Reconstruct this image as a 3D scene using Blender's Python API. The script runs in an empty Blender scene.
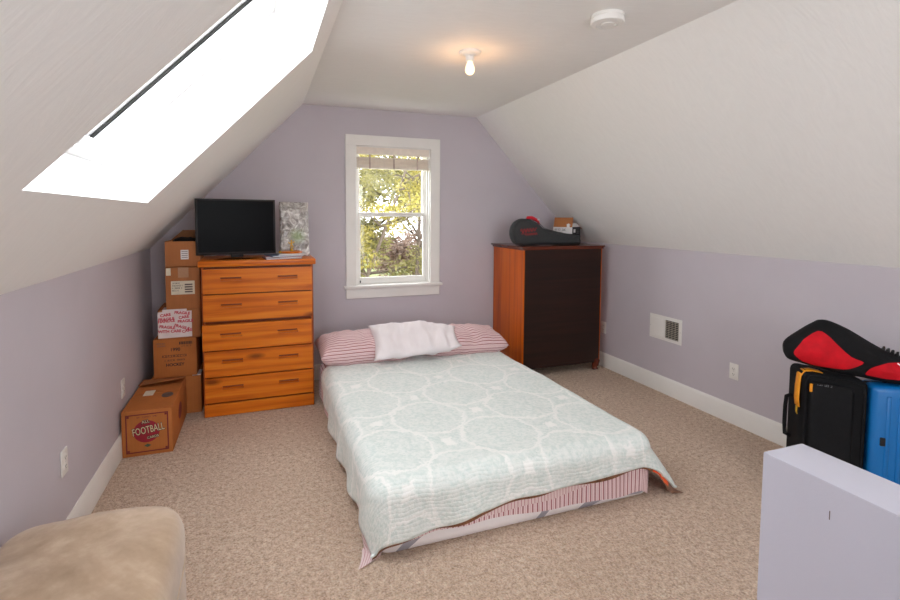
import bpy, bmesh, math, random
from mathutils import Vector, Matrix, noise
random.seed(7)
PI = math.pi
scene = bpy.context.scene
COL = scene.collection

# ------------------------------------------------------------------ helpers
def lin(r, g, b):
    f = lambda c: (c/255/12.92) if c/255 <= .04045 else ((c/255+.055)/1.055)**2.4
    return (f(r), f(g), f(b), 1.0)

class B:
    """collects shapes in a bmesh"""
    def __init__(self):
        self.bm = bmesh.new()
        self.uv = None
    def _merge(self, bm, mtx=None):
        if mtx is not None:
            bm.transform(mtx)
        me = bpy.data.meshes.new('tmp')
        bm.to_mesh(me); bm.free()
        self.bm.from_mesh(me)
        bpy.data.meshes.remove(me)
        return self
    def box(self, x0, x1, y0, y1, z0, z1, bev=0.0, seg=2, mtx=None):
        bm = bmesh.new()
        bmesh.ops.create_cube(bm, size=1)
        for v in bm.verts:
            v.co = Vector(((x0+x1)/2+v.co.x*(x1-x0), (y0+y1)/2+v.co.y*(y1-y0), (z0+z1)/2+v.co.z*(z1-z0)))
        if bev > 0:
            bmesh.ops.bevel(bm, geom=bm.edges[:], offset=bev, segments=seg, affect='EDGES', profile=.5)
        return self._merge(bm, mtx)
    def cyl(self, p0, p1, r0, r1=None, n=20, cap=True):
        r1 = r0 if r1 is None else r1
        return self.tube([p0, p1], [r0, r1], n, cap)
    def tube(self, pts, rad, n=10, cap=True):
        pts = [Vector(p) for p in pts]
        if not isinstance(rad, (list, tuple)): rad = [rad]*len(pts)
        bm = bmesh.new(); rings = []
        up = Vector((0, 0, 1))
        for i, p in enumerate(pts):
            t = (pts[min(i+1, len(pts)-1)]-pts[max(i-1, 0)]).normalized()
            a = t.cross(up)
            if a.length < .05: a = t.cross(Vector((1, 0, 0)))
            a.normalize(); b = t.cross(a).normalized()
            if i and (a.dot(pa) < 0): a, b = -a, -b
            pa = a
            rings.append([bm.verts.new(p+(a*math.cos(2*PI*k/n)+b*math.sin(2*PI*k/n))*rad[i]) for k in range(n)])
        for r0, r1 in zip(rings, rings[1:]):
            for k in range(n):
                bm.faces.new((r0[k], r0[(k+1) % n], r1[(k+1) % n], r1[k]))
        if cap:
            bm.faces.new(rings[0]); bm.faces.new(rings[-1])
        bmesh.ops.recalc_face_normals(bm, faces=bm.faces)
        return self._merge(bm)
    def lathe(self, prof, c=(0, 0, 0), n=32, mtx=None):
        """prof: list of (r, z)"""
        bm = bmesh.new(); rings = []
        for r, z in prof:
            if r < 1e-5: rings.append([bm.verts.new((c[0], c[1], c[2]+z))])
            else: rings.append([bm.verts.new((c[0]+r*math.cos(2*PI*k/n), c[1]+r*math.sin(2*PI*k/n), c[2]+z)) for k in range(n)])
        for a, b in zip(rings, rings[1:]):
            for k in range(n):
                k2 = (k+1) % n
                if len(a) == 1 and len(b) == 1: continue
                if len(a) == 1: bm.faces.new((a[0], b[k], b[k2]))
                elif len(b) == 1: bm.faces.new((a[k], b[0], a[k2]))
                else: bm.faces.new((a[k], a[k2], b[k2], b[k]))
        bmesh.ops.recalc_face_normals(bm, faces=bm.faces)
        return self._merge(bm, mtx)
    def quad(self, a, b, c, d):
        vs = [self.bm.verts.new(p) for p in (a, b, c, d)]
        self.bm.faces.new(vs); return self
    def poly(self, pts):
        self.bm.faces.new([self.bm.verts.new(p) for p in pts]); return self
    def prism(self, pts2, y0, y1, bev=0.0, seg=2, mtx=None):
        """outline in x,z extruded along y"""
        bm = bmesh.new()
        n = len(pts2)
        a = [bm.verts.new((x, y0, z)) for x, z in pts2]
        b = [bm.verts.new((x, y1, z)) for x, z in pts2]
        f0 = bm.faces.new(a); f1 = bm.faces.new(b)
        for k in range(n):
            bm.faces.new((a[k], a[(k+1) % n], b[(k+1) % n], b[k]))
        bmesh.ops.recalc_face_normals(bm, faces=bm.faces)
        if bev > 0:
            ed = [e for e in bm.edges if any(f in (f0, f1) for f in e.link_faces)]
            bmesh.ops.bevel(bm, geom=ed, offset=bev, segments=seg, affect='EDGES', profile=.5)
        return self._merge(bm, mtx)
    def ell(self, c, rx, ry, rz, u=20, v=12, mtx=None):
        bm = bmesh.new()
        bmesh.ops.create_uvsphere(bm, u_segments=u, v_segments=v, radius=1)
        for q in bm.verts: q.co = Vector((c[0]+q.co.x*rx, c[1]+q.co.y*ry, c[2]+q.co.z*rz))
        return self._merge(bm, mtx)
    def grid(self, nu, nv, fn, uvfn=None):
        bm = self.bm
        uv = bm.loops.layers.uv.verify() if uvfn else None
        vs = [[bm.verts.new(fn(i/nu, j/nv)) for i in range(nu+1)] for j in range(nv+1)]
        for j in range(nv):
            for i in range(nu):
                f = bm.faces.new((vs[j][i], vs[j][i+1], vs[j+1][i+1], vs[j+1][i]))
                if uv:
                    for l, (ii, jj) in zip(f.loops, ((i, j), (i+1, j), (i+1, j+1), (i, j+1))):
                        l[uv].uv = uvfn(ii/nu, jj/nv)
        return self
    def text(self, body, size, mtx, ext=.0004, bold=0.0, shear=0.0, ax='CENTER'):
        cu = bpy.data.curves.new('t', 'FONT')
        cu.body = body; cu.size = size; cu.extrude = ext; cu.offset = bold; cu.shear = shear
        cu.align_x = ax; cu.align_y = 'CENTER'; cu.resolution_u = 3
        o = bpy.data.objects.new('t', cu); COL.objects.link(o)
        dg = bpy.context.evaluated_depsgraph_get()
        me = bpy.data.meshes.new_from_object(o.evaluated_get(dg))
        me.transform(mtx)
        self.bm.from_mesh(me)
        bpy.data.objects.remove(o); bpy.data.curves.remove(cu); bpy.data.meshes.remove(me)
        return self

def obj(name, b, mat, parent=None, smooth=35, loc=None, rotz=0.0):
    me = bpy.data.meshes.new(name)
    b.bm.to_mesh(me); b.bm.free()
    o = bpy.data.objects.new(name, me); COL.objects.link(o)
    me.materials.append(mat)
    if smooth:
        for p in me.polygons: p.use_smooth = True
        if smooth < 180: me.set_sharp_from_angle(angle=math.radians(smooth))
    if parent is not None: o.parent = parent
    if loc is not None: o.location = loc
    o.rotation_euler = (0, 0, rotz)
    return o
def thing(name, label, cat, loc=(0, 0, 0), rotz=0.0, group=None):
    o = bpy.data.objects.new(name, None); COL.objects.link(o)
    o.empty_display_size = .1
    o.location = loc; o.rotation_euler = (0, 0, rotz)
    o['label'] = label; o['category'] = cat
    if group: o['group'] = group
    return o
def tag(o, label, cat, group=None):
    o['label'] = label; o['category'] = cat
    if group: o['group'] = group
    return o
def struct(o):
    o['kind'] = 'structure'; return o
def dup(root, loc, rotz, label, group=None):
    r = root.copy(); COL.objects.link(r); r.location = loc; r.rotation_euler = (0, 0, rotz); r['label'] = label
    if group: r['group'] = group
    for ch in list(root.children):
        c = ch.copy(); COL.objects.link(c); c.parent = r
        for g in ch.children:
            d = g.copy(); COL.objects.link(d); d.parent = c
    return r
def RX(a): return Matrix.Rotation(a, 4, 'X')
def RY(a): return Matrix.Rotation(a, 4, 'Y')
def RZ(a): return Matrix.Rotation(a, 4, 'Z')
def T(*p): return Matrix.Translation(Vector(p))
def scrawl(b, x0, x1, z, h, y, seed=1, rot=0.0):
    """a line of print too small to read: short strokes of uneven width, facing -y"""
    rg = random.Random(seed); x = x0; m = T((x0+x1)/2, 0, z) @ RY(-rot) @ T(-(x0+x1)/2, 0, -z)
    while x < x1-.002:
        w = min(x1-x, h*rg.uniform(.35, .8)); k = rg.choice((0, 1, 2))
        if rg.random() > .13:
            if k != 1: b.box(x, x+h*.16, y-.0006, y, z-h/2, z+h/2, 0, 1, m)
            if k != 2: b.box(x, x+w, y-.0006, y, z-h/2, z-h/2+h*.18, 0, 1, m)
            b.box(x, x+w, y-.0006, y, z+h/2-h*.18, z+h/2, 0, 1, m)
            if k != 0: b.box(x+w-h*.16, x+w, y-.0006, y, z-h/2, z+h/2, 0, 1, m)
        x += w+h*.16
    return b
FRONT = RX(PI/2)                     # text in xy -> upright, facing -y

# ------------------------------------------------------------------ materials
class N:
    """tiny node-graph writer"""
    def __init__(self, name):
        self.m = bpy.data.materials.new(name); self.m.use_nodes = True
        self.t = self.m.node_tree; self.t.nodes.clear()
        self.out = self.n('ShaderNodeOutputMaterial')
    def n(self, ty, **kw):
        nd = self.t.nodes.new(ty)
        for k, v in kw.items():
            if k.startswith('i_'): nd.inputs[k[2:].replace('_', ' ')].default_value = v
            else: setattr(nd, k, v)
        return nd
    def l(self, a, b): self.t.links.new(a, b)
    def math(self, op, a, b=None, c=None):
        nd = self.n('ShaderNodeMath', operation=op)
        for i, x in enumerate((a, b, c)):
            if x is None: continue
            if isinstance(x, (int, float)): nd.inputs[i].default_value = x
            else: self.l(x, nd.inputs[i])
        return nd.outputs[0]
    def mix(self, fac, a, b, blend='MIX'):
        nd = self.n('ShaderNodeMix', data_type='RGBA', blend_type=blend)
        for i, x in ((0, fac), (6, a), (7, b)):
            if isinstance(x, (int, float)): nd.inputs[i].default_value = x
            elif isinstance(x, tuple): nd.inputs[i].default_value = x
            else: self.l(x, nd.inputs[i])
        return nd.outputs[2]
    def ramp(self, fac, stops):
        nd = self.n('ShaderNodeValToRGB'); cr = nd.color_ramp
        while len(cr.elements) < len(stops): cr.elements.new(.5)
        for e, (p, c) in zip(cr.elements, stops):
            e.position = p; e.color = c if isinstance(c, tuple) else (c, c, c, 1)
        self.l(fac, nd.inputs[0]); return nd.outputs[0]
    def coord(self, kind='Object', scale=(1, 1, 1), rot=(0, 0, 0), loc=(0, 0, 0), perobj=False):
        tc = self.n('ShaderNodeTexCoord')
        mp = self.n('ShaderNodeMapping'); mp.inputs['Scale'].default_value = scale
        mp.inputs['Rotation'].default_value = rot; mp.inputs['Location'].default_value = loc
        src = tc.outputs[kind]
        if perobj:
            oi = self.n('ShaderNodeObjectInfo'); va = self.n('ShaderNodeVectorMath', operation='MULTIPLY_ADD')
            cx = self.n('ShaderNodeCombineXYZ'); 
            for k in range(3): self.l(oi.outputs['Random'], cx.inputs[k])
            self.l(cx.outputs[0], va.inputs[0]); va.inputs[1].default_value = (7, 13, 11); self.l(src, va.inputs[2])
            src = va.outputs[0]
        self.l(src, mp.inputs[0]); return mp.outputs[0]
    def noise(self, vec, scale, detail=3, rough=.55, dist=0.0):
        nd = self.n('ShaderNodeTexNoise'); nd.inputs['Scale'].default_value = scale
        nd.inputs['Detail'].default_value = detail; nd.inputs['Roughness'].default_value = rough
        nd.inputs['Distortion'].default_value = dist
        self.l(vec, nd.inputs['Vector']); return nd.outputs['Fac']
    def bump(self, h, strength=.3, dist=.01):
        nd = self.n('ShaderNodeBump'); nd.inputs['Strength'].default_value = strength
        nd.inputs['Distance'].default_value = dist; self.l(h, nd.inputs['Height']); return nd.outputs[0]
    def bsdf(self, col, rough=.6, normal=None, metal=0.0, spec=.5, sheen=0.0, coat=0.0, emit=None, estr=0):
        p = self.n('ShaderNodeBsdfPrincipled')
        for nm, x in (('Base Color', col), ('Roughness', rough)):
            if isinstance(x, (tuple, float, int)): p.inputs[nm].default_value = x
            else: self.l(x, p.inputs[nm])
        p.inputs['Metallic'].default_value = metal; p.inputs['Specular IOR Level'].default_value = spec
        p.inputs['Sheen Weight'].default_value = sheen; p.inputs['Coat Weight'].default_value = coat
        if normal is not None: self.l(normal, p.inputs['Normal'])
        if emit: p.inputs['Emission Color'].default_value = emit; p.inputs['Emission Strength'].default_value = estr
        self.l(p.outputs[0], self.out.inputs[0]); self.p = p
        return self.m

def plain(name, col, rough=.6, var=.08, scale=12, bump=.05, metal=0, spec=.5, sheen=0, coat=0, bs=None):
    g = N(name); v = g.coord()
    f = g.noise(v, scale, 4)
    lo = tuple(c*(1-var) for c in col[:3])+(1,); hi = tuple(min(1, c*(1+var)) for c in col[:3])+(1,)
    c = g.ramp(f, [(.3, lo), (.7, hi)])
    nrm = g.bump(g.noise(v, bs or scale*6, 3), bump, .004) if bump else None
    return g.bsdf(c, rough, nrm, metal, spec, sheen, coat)

def m_plaster(name, col, strength=.35, scale=2.2, rot=.5):
    g = N(name)
    v = g.coord(scale=(1, 2.2, 1), rot=(.2, rot, .6))
    w = g.n('ShaderNodeTexNoise'); w.inputs['Scale'].default_value = 1.6; g.l(v, w.inputs['Vector'])
    mx = g.n('ShaderNodeVectorMath', operation='MULTIPLY_ADD')
    g.l(w.outputs['Color'], mx.inputs[0]); mx.inputs[1].default_value = (.5, .5, .5); g.l(v, mx.inputs[2])
    st = g.n('ShaderNodeMapping'); st.inputs['Scale'].default_value = (1, 6, 3); g.l(mx.outputs[0], st.inputs[0])
    a = g.noise(st.outputs[0], scale*2.2, 5, .6)
    b = g.noise(v, 55, 2)
    h = g.math('ADD', a, g.math('MULTIPLY', b, .12))
    c = g.ramp(a, [(.25, tuple(x*.955 for x in col[:3])+(1,)), (.75, col)])
    return g.bsdf(c, .75, g.bump(h, strength, .012), spec=.3)
M = {}
M['plaster'] = m_plaster('plaster', (.86, .855, .84, 1), .13)
M['ceiling'] = m_plaster('ceiling_paint', (.86, .855, .84, 1), .08)
M['reveal'] = plain('white_reveal', (.88, .88, .88, 1), .5, .02, 3, .03)
M['lavender'] = plain('lavender_wall', (.545, .505, .550, 1), .62, .025, 2.5, .10, bs=180, spec=.35)
M['halfwall'] = plain('pale_lavender_wall', (.565, .56, .65, 1), .55, .02, 3, .10, bs=180, spec=.35)
M['trim'] = plain('white_trim', (.80, .785, .755, 1), .38, .03, 5, .02)
M['plate'] = plain('outlet_plastic', (.78, .76, .72, 1), .35, .02, 20, 0)
M['dark'] = plain('dark_slot', (.02, .02, .02, 1), .6, .1, 20, 0)

def m_carpet():
    g = N('carpet'); v = g.coord()
    vo = g.n('ShaderNodeTexVoronoi'); vo.inputs['Scale'].default_value = 95; g.l(v, vo.inputs['Vector'])
    n1 = g.noise(v, 110, 3, .7); n2 = g.noise(v, 2.2, 3); n3 = g.noise(v, 38, 3, .7)
    c = g.ramp(g.math('ADD', g.math('MULTIPLY', n1, .5), g.math('MULTIPLY', n3, .5)),
               [(.36, lin(146, 116, 94)), (.46, lin(212, 183, 160)), (.53, lin(232, 206, 183)), (.64, lin(255, 246, 230))])
    c = g.mix(.35, c, g.ramp(vo.outputs['Distance'], [(.1, lin(238, 212, 188)), (.7, lin(168, 138, 114))]))
    c = g.mix(g.ramp(n2, [(.35, .0), (.7, .22)]), c, lin(190, 160, 136))
    h = g.math('ADD', g.math('MULTIPLY', vo.outputs['Distance'], -1), g.math('MULTIPLY', n1, 1.2))
    return g.bsdf(c, .95, g.bump(h, .9, .012), spec=.1, sheen=.15)
M['carpet'] = m_carpet()

def m_wood(name, dark, mid, light, axis='x', rough=.33, knots=True, coat=.15, scale=1.0, wave=.14):
    g = N(name)
    s = {'x': (1.4, 26, 26), 'y': (26, 1.4, 26), 'z': (26, 26, 1.4)}[axis]
    v = g.coord(scale=tuple(k*scale for k in s), perobj=True)
    n1 = g.noise(v, 1.0, 5, .6, .6)
    s2 = {'x': (.5, 5, 5), 'y': (5, .5, 5), 'z': (5, 5, .5)}[axis]
    v2 = g.coord(scale=tuple(k*scale for k in s2), perobj=True)
    w = g.n('ShaderNodeTexWave', wave_type='BANDS', bands_direction={'x': 'Z', 'y': 'Z', 'z': 'X'}[axis])
    w.inputs['Scale'].default_value = .9; w.inputs['Distortion'].default_value = 7; w.inputs['Detail'].default_value = 3
    w.inputs['Detail Scale'].default_value = .7
    g.l(v2, w.inputs['Vector'])
    f = g.math('ADD', g.math('MULTIPLY', n1, 1-wave), g.math('MULTIPLY', w.outputs['Fac'], wave))
    c = g.ramp(f, [(.22, dark), (.5, mid), (.8, light)])
    if knots:
        s3 = {'x': (3.2, 9, 9), 'y': (9, 3.2, 9), 'z': (9, 9, 3.2)}[axis]
        v3 = g.coord(scale=s3, perobj=True)
        vo = g.n('ShaderNodeTexVoronoi'); vo.inputs['Scale'].default_value = .62; g.l(v3, vo.inputs['Vector'])
        k = g.ramp(vo.outputs['Distance'], [(.05, 1.0), (.16, 0.0)])
        c = g.mix(g.math('MULTIPLY', k, .8), c, tuple(x*.35 for x in dark[:3])+(1,))
    return g.bsdf(c, rough, g.bump(n1, .06, .004), coat=coat*.4, spec=.3)
M['pine'] = m_wood('orange_pine', lin(160, 66, 8), lin(210, 110, 20), lin(228, 142, 42), 'x')
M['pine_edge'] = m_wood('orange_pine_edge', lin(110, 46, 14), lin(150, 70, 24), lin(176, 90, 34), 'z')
M['slot'] = m_wood('pine_slot', lin(96, 40, 12), lin(124, 56, 18), lin(146, 72, 26), 'x', knots=False, coat=0)
M['cherry'] = m_wood('cherry_veneer', lin(150, 60, 4), lin(198, 92, 8), lin(218, 116, 20), 'z', .3, False, .3, .6, .1)
M['walnut'] = m_wood('dark_back_board', lin(24, 10, 6), lin(38, 18, 11), lin(52, 26, 17), 'x', .5, False, .0, .6, .0)
M['mahogany'] = m_wood('mahogany', lin(62, 24, 14), lin(96, 42, 26), lin(124, 60, 38), 'x', .25, False, .5, .7)

def m_card(name, base, spots=.1):
    g = N(name); v = g.coord(perobj=True)
    a = g.noise(v, 5, 4); vv = g.coord(scale=(120, 120, 2), perobj=True); b = g.noise(vv, 1, 2)
    c = g.ramp(g.math('ADD', g.math('MULTIPLY', a, .7), g.math('MULTIPLY', b, .3)),
               [(.3, tuple(x*(1-spots*1.6) for x in base[:3])+(1,)), (.7, tuple(x*(1+spots) for x in base[:3])+(1,))])
    return g.bsdf(c, .75, g.bump(g.math('ADD', a, g.math('MULTIPLY', b, .3)), .12, .004), spec=.25)
M['card'] = m_card('cardboard', lin(176, 114, 70))
M['card_orange'] = m_card('printed_cardboard', lin(184, 112, 58))
M['card_dark'] = m_card('dark_cardboard', lin(150, 104, 70))  # darker brown board for the open box flaps
M['ink_red'] = plain('ink_maroon', lin(118, 34, 36), .6, .1, 30, 0)
M['ink_crimson'] = plain('ink_crimson', lin(150, 24, 44), .6, .15, 30, 0)
M['ink_black'] = plain('ink_black', lin(38, 32, 34), .6, .1, 30, 0)
M['ink_grey'] = plain('ink_grey', lin(98, 84, 78), .6, .1, 30, 0)
M['ink_cream'] = plain('ink_cream', lin(214, 196, 156), .6, .08, 30, 0)
M['ink_green'] = plain('ink_green', lin(66, 86, 62), .6, .1, 30, 0)
M['paper'] = plain('paper_label', lin(222, 212, 190), .6, .04, 25, 0)
M['white_paper'] = plain('white_paper', lin(226, 224, 224), .5, .03, 25, 0)
M['tape'] = plain('white_tape', lin(226, 214, 212), .35, .06, 18, .05)
M['pink_ink'] = plain('red_tape_print', lin(200, 60, 80), .5, .15, 60, 0)
M['plastic_black'] = plain('black_plastic', (.012, .012, .013, 1), .3, .1, 10, .02)
M['screen'] = plain('tv_screen', (.004, .004, .005, 1), .25, .05, 3, 0, spec=.04)
M['gloss_black'] = plain('gloss_black', (.01, .01, .012, 1), .12, .05, 3, 0)
M['gold'] = plain('gold', lin(214, 168, 60), .28, .1, 30, .05, metal=1)
M['metal'] = plain('steel', (.6, .6, .6, 1), .3, .05, 20, .02, metal=1)
M['black_fabric'] = plain('black_nylon', (.007, .007, .008, 1), .8, .25, 30, .3, bs=350, spec=.2)
M['case_fabric'] = plain('charcoal_case', lin(46, 48, 50), .7, .15, 40, .3, bs=300)
M['red_fabric'] = plain('red_nylon', lin(196, 8, 28), .7, .12, 25, .2, bs=300, spec=.25)
M['red_plastic'] = plain('red_plastic', lin(206, 22, 44), .4, .05, 20, 0)
M['logo_red'] = plain('logo_red', lin(150, 36, 40), .6, .1, 30, 0)
M['orange'] = plain('orange_webbing', lin(236, 150, 16), .55, .1, 50, .2)
M['blue'] = plain('blue_shell', lin(6, 108, 178), .35, .04, 10, .04)
M['grey_print'] = plain('grey_print', lin(130, 130, 132), .5, .05, 30, 0)

def m_suede():
    g = N('beige_microsuede'); v = g.coord()
    a = g.noise(v, 3.2, 5, .6, .8); b = g.noise(v, 14, 4, .6); f = g.noise(v, 240, 2)
    h = g.math('ADD', g.math('MULTIPLY', a, .65), g.math('MULTIPLY', b, .35))
    c = g.ramp(h, [(.32, lin(154, 128, 102)), (.5, lin(178, 152, 126)), (.66, lin(202, 178, 154))])
    return g.bsdf(c, .85, g.bump(g.math('ADD', b, g.math('MULTIPLY', f, .15)), .12, .01), spec=.15, sheen=.4)
M['suede'] = m_suede()
M['suede_seam'] = plain('beige_piping', lin(196, 172, 142), .8, .08, 40, .1, sheen=.3)

def m_stripe(name, period, white, red, axis=0, wob=.0):
    """ticking stripes running in UV metres"""
    g = N(name)
    tc = g.n('ShaderNodeTexCoord'); sp = g.n('ShaderNodeSeparateXYZ'); g.l(tc.outputs['UV'], sp.inputs[0])
    x = g.math('MULTIPLY', sp.outputs[axis], 1/period)
    fr = g.math('FRACT', x)
    main = g.math('LESS_THAN', g.math('ABSOLUTE', g.math('SUBTRACT', fr, .28)), .15)
    thin = g.math('LESS_THAN', g.math('ABSOLUTE', g.math('SUBTRACT', fr, .74)), .055)
    f = g.math('MAXIMUM', main, g.math('MULTIPLY', thin, .55))
    f2 = g.noise(g.coord('UV', scale=(300, 300, 1)), 1, 2)
    f = g.math('MULTIPLY', f, g.math('ADD', .62, g.math('MULTIPLY', f2, .4)))
    c = g.mix(f, white, red)
    nb = g.noise(g.coord(), 14, 4)
    return g.bsdf(c, .85, g.bump(nb, .25, .012), spec=.2, sheen=.2)
M['ticking'] = m_stripe('red_ticking', .026, lin(230, 208, 208), lin(138, 38, 52))
M['ticking_pale'] = m_stripe('pale_ticking', .018, lin(226, 208, 206), lin(184, 118, 124))
M['ticking_pillow'] = m_stripe('pillow_ticking', .033, lin(228, 202, 202), lin(140, 46, 60), axis=1)
M['white_cotton'] = plain('white_cotton', lin(232, 224, 226), .85, .03, 8, .25, bs=30, sheen=.2)

def m_mattress():
    g = N('white_mattress'); v = g.coord('Object')
    sp = g.n('ShaderNodeSeparateXYZ'); g.l(v, sp.inputs[0])
    # grey woven wave bands on the side
    ph = g.math('ADD', g.math('MULTIPLY', sp.outputs[0], 2.0), g.math('MULTIPLY', g.math('SINE', g.math('MULTIPLY', sp.outputs[0], 7)), .35))
    fr = g.math('FRACT', g.math('SUBTRACT', ph, g.math('MULTIPLY', sp.outputs[2], 3.2)))
    f = g.math('LESS_THAN', g.math('ABSOLUTE', g.math('SUBTRACT', fr, .5)), .10)
    c = g.mix(f, lin(232, 226, 226), lin(160, 156, 164))
    return g.bsdf(c, .8, g.bump(g.noise(v, 60, 3), .15, .006), spec=.2)
M['mattress'] = m_mattress()

def m_blanket():
    g = N('brown_orange_blanket'); 
    tc = g.n('ShaderNodeTexCoord'); sp = g.n('ShaderNodeSeparateXYZ'); g.l(tc.outputs['UV'], sp.inputs[0])
    n = g.noise(g.coord('UV'), 5, 2)
    x = g.math('ADD', sp.outputs[0], g.math('MULTIPLY', n, .05))
    f = g.math('MULTIPLY', g.math('LESS_THAN', g.math('ABSOLUTE', g.math('SUBTRACT', x, 1.67)), .10), g.math('GREATER_THAN', sp.outputs[1], -.125))
    o = g.ramp(n, [(.35, lin(214, 62, 12)), (.65, lin(240, 96, 20))])
    b = g.ramp(g.noise(g.coord('UV'), 40, 3), [(.3, lin(104, 66, 44)), (.7, lin(138, 94, 66))])
    return g.bsdf(g.mix(f, b, o), .9, g.bump(g.noise(g.coord(), 90, 2), .2, .006), spec=.15, sheen=.3)
M['blanket'] = m_blanket()

def m_quilt():
    g = N('aqua_medallion_quilt')
    tc = g.n('ShaderNodeTexCoord'); uv0 = tc.outputs['UV']
    nz = g.n('ShaderNodeTexNoise'); nz.inputs['Scale'].default_value = 9; nz.inputs['Detail'].default_value = 3; g.l(uv0, nz.inputs['Vector'])
    va = g.n('ShaderNodeVectorMath', operation='MULTIPLY_ADD'); g.l(nz.outputs['Color'], va.inputs[0])
    va.inputs[1].default_value = (.09, .09, 0); g.l(uv0, va.inputs[2])
    sp = g.n('ShaderNodeSeparateXYZ'); g.l(va.outputs[0], sp.inputs[0])
    W, H = .60, .64
    def cell(off):
        out = []
        for k, w_ in ((0, W), (1, H)):
            q = g.math('ADD', g.math('DIVIDE', sp.outputs[k], w_), off+(.15 if k == 0 else -.05))
            q = g.math('MULTIPLY', g.math('SUBTRACT', g.math('FRACT', q), .5), 2)
            out.append(g.math('MULTIPLY', q, q))
        return g.math('SQRT', g.math('ADD', out[0], out[1]))
    d = g.math('MINIMUM', cell(0), cell(.5))
    fine = g.noise(g.coord('UV'), 46, 4, .65); mid = g.noise(g.coord('UV'), 17, 3, .6, 1.2)
    dd = g.math('ADD', d, g.math('MULTIPLY', g.math('SUBTRACT', fine, .5), .22))
    ring = g.ramp(g.math('ABSOLUTE', g.math('SUBTRACT', dd, .69)), [(.015, .85), (.06, 0.0)])
    star = g.ramp(dd, [(.86, 0.0), (.92, .9)])
    inner = g.ramp(g.math('ABSOLUTE', g.math('SUBTRACT', dd, .50)), [(.01, .35), (.035, 0.0)])
    mott = g.ramp(g.math('ADD', g.math('MULTIPLY', fine, .6), g.math('MULTIPLY', mid, .4)), [(.42, 0.0), (.56, .55)])
    f = g.math('MAXIMUM', g.math('MAXIMUM', ring, star), g.math('MAXIMUM', inner, mott))
    c = g.mix(f, lin(209, 220, 216), lin(243, 244, 241))
    sp2 = g.n('ShaderNodeSeparateXYZ'); vb = g.n('ShaderNodeVectorMath', operation='MULTIPLY_ADD'); g.l(nz.outputs['Color'], vb.inputs[0]); vb.inputs[1].default_value = (.05, .05, 0); g.l(uv0, vb.inputs[2]); g.l(vb.outputs[0], sp2.inputs[0])
    rows = g.math('ABSOLUTE', g.math('SINE', g.math('MULTIPLY', sp2.outputs[1], PI/.018)))
    h = g.math('ADD', g.math('MULTIPLY', g.math('POWER', rows, .5), .5), g.math('MULTIPLY', fine, .9))
    return g.bsdf(c, .9, g.bump(h, .55, .006), spec=.15, sheen=.2)
M['quilt'] = m_quilt()

def m_glass(name, tint=(1, 1, 1, 1), refl=.05):
    g = N(name)
    tr = g.n('ShaderNodeBsdfTransparent'); tr.inputs[0].default_value = tint
    gl = g.n('ShaderNodeBsdfGlossy'); gl.inputs['Roughness'].default_value = .02
    mx = g.n('ShaderNodeMixShader'); mx.inputs[0].default_value = refl
    g.l(tr.outputs[0], mx.inputs[1]); g.l(gl.outputs[0], mx.inputs[2]); g.l(mx.outputs[0], g.out.inputs[0])
    return g.m
M['glass'] = m_glass('window_glass', (.97, .98, .97, 1), .04)
M['screen_glass'] = m_glass('insect_screened_glass', (.80, .80, .79, 1), .03)
def m_bulb():
    g = N('lit_bulb')
    e = g.n('ShaderNodeEmission'); e.inputs[0].default_value = (1, .72, .40, 1); e.inputs[1].default_value = 1.9
    g.l(e.outputs[0], g.out.inputs[0]); return g.m
M['bulb'] = m_bulb()
def m_bag():
    g = N('clear_crinkled_plastic'); v = g.coord()
    n1 = g.noise(v, 16, 4, .6, 1.5); n2 = g.noise(v, 38, 3)
    c = g.ramp(n1, [(.3, lin(128, 122, 118)), (.5, lin(190, 184, 180)), (.64, lin(250, 248, 246))])
    sp = g.n('ShaderNodeVectorMath', operation='DISTANCE'); g.l(v, sp.inputs[0]); sp.inputs[1].default_value = (.02, 0, .17)
    c = g.mix(g.ramp(sp.outputs['Value'], [(.03, .7), (.085, .0)]), c, lin(150, 176, 120))
    return g.bsdf(c, .12, g.bump(g.math('ADD', n1, g.math('MULTIPLY', n2, .5)), .9, .03), spec=.8, coat=.8)
M['clear_bag'] = m_bag()

def m_leaf(name, stops):
    g = N(name)
    ge = g.n('ShaderNodeNewGeometry')
    c = g.ramp(ge.outputs['Random Per Island'], stops)
    d = g.n('ShaderNodeBsdfDiffuse'); t = g.n('ShaderNodeBsdfTranslucent'); mx = g.n('ShaderNodeMixShader'); mx.inputs[0].default_value = .5
    g.l(c, d.inputs[0]); g.l(c, t.inputs[0]); g.l(d.outputs[0], mx.inputs[1]); g.l(t.outputs[0], mx.inputs[2])
    g.l(mx.outputs[0], g.out.inputs[0]); return g.m
LK = .50
def lk(r, g_, b): return tuple(x*LK for x in lin(r, g_, b)[:3])+(1,)
M['leaf_yellow'] = m_leaf('yellow_spring_leaves', [(0, lk(168, 158, 84)), (.35, lk(204, 190, 98)), (.7, lk(224, 208, 114)), (1, lk(240, 228, 166))])
M['leaf_olive'] = m_leaf('olive_leaves', [(0, lk(150, 146, 104)), (.4, lk(190, 182, 118)), (.8, lk(210, 200, 132)), (1, lk(228, 220, 186))])
M['leaf_pink'] = m_leaf('pinkish_leaves', [(0, lk(150, 120, 104)), (.5, lk(206, 176, 158)), (1, lk(232, 210, 196))])
M['bark'] = plain('bark', tuple(x*.55 for x in lin(120, 104, 90)[:3])+(1,), .9, .3, 8, .5)
M['lawn'] = plain('lawn', tuple(x*.7 for x in lin(130, 140, 80)[:3])+(1,), .9, .3, 2, .3)

# ------------------------------------------------------------------ room dimensions (metres; back wall at y = 0)
XL, XR = -.587, 3.456
HL, HR = 1.222, 1.229
XCL, XCR, H = .618, 2.277, 2.466
YF = -6.0                              # wall behind the camera
TH = .14

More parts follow.
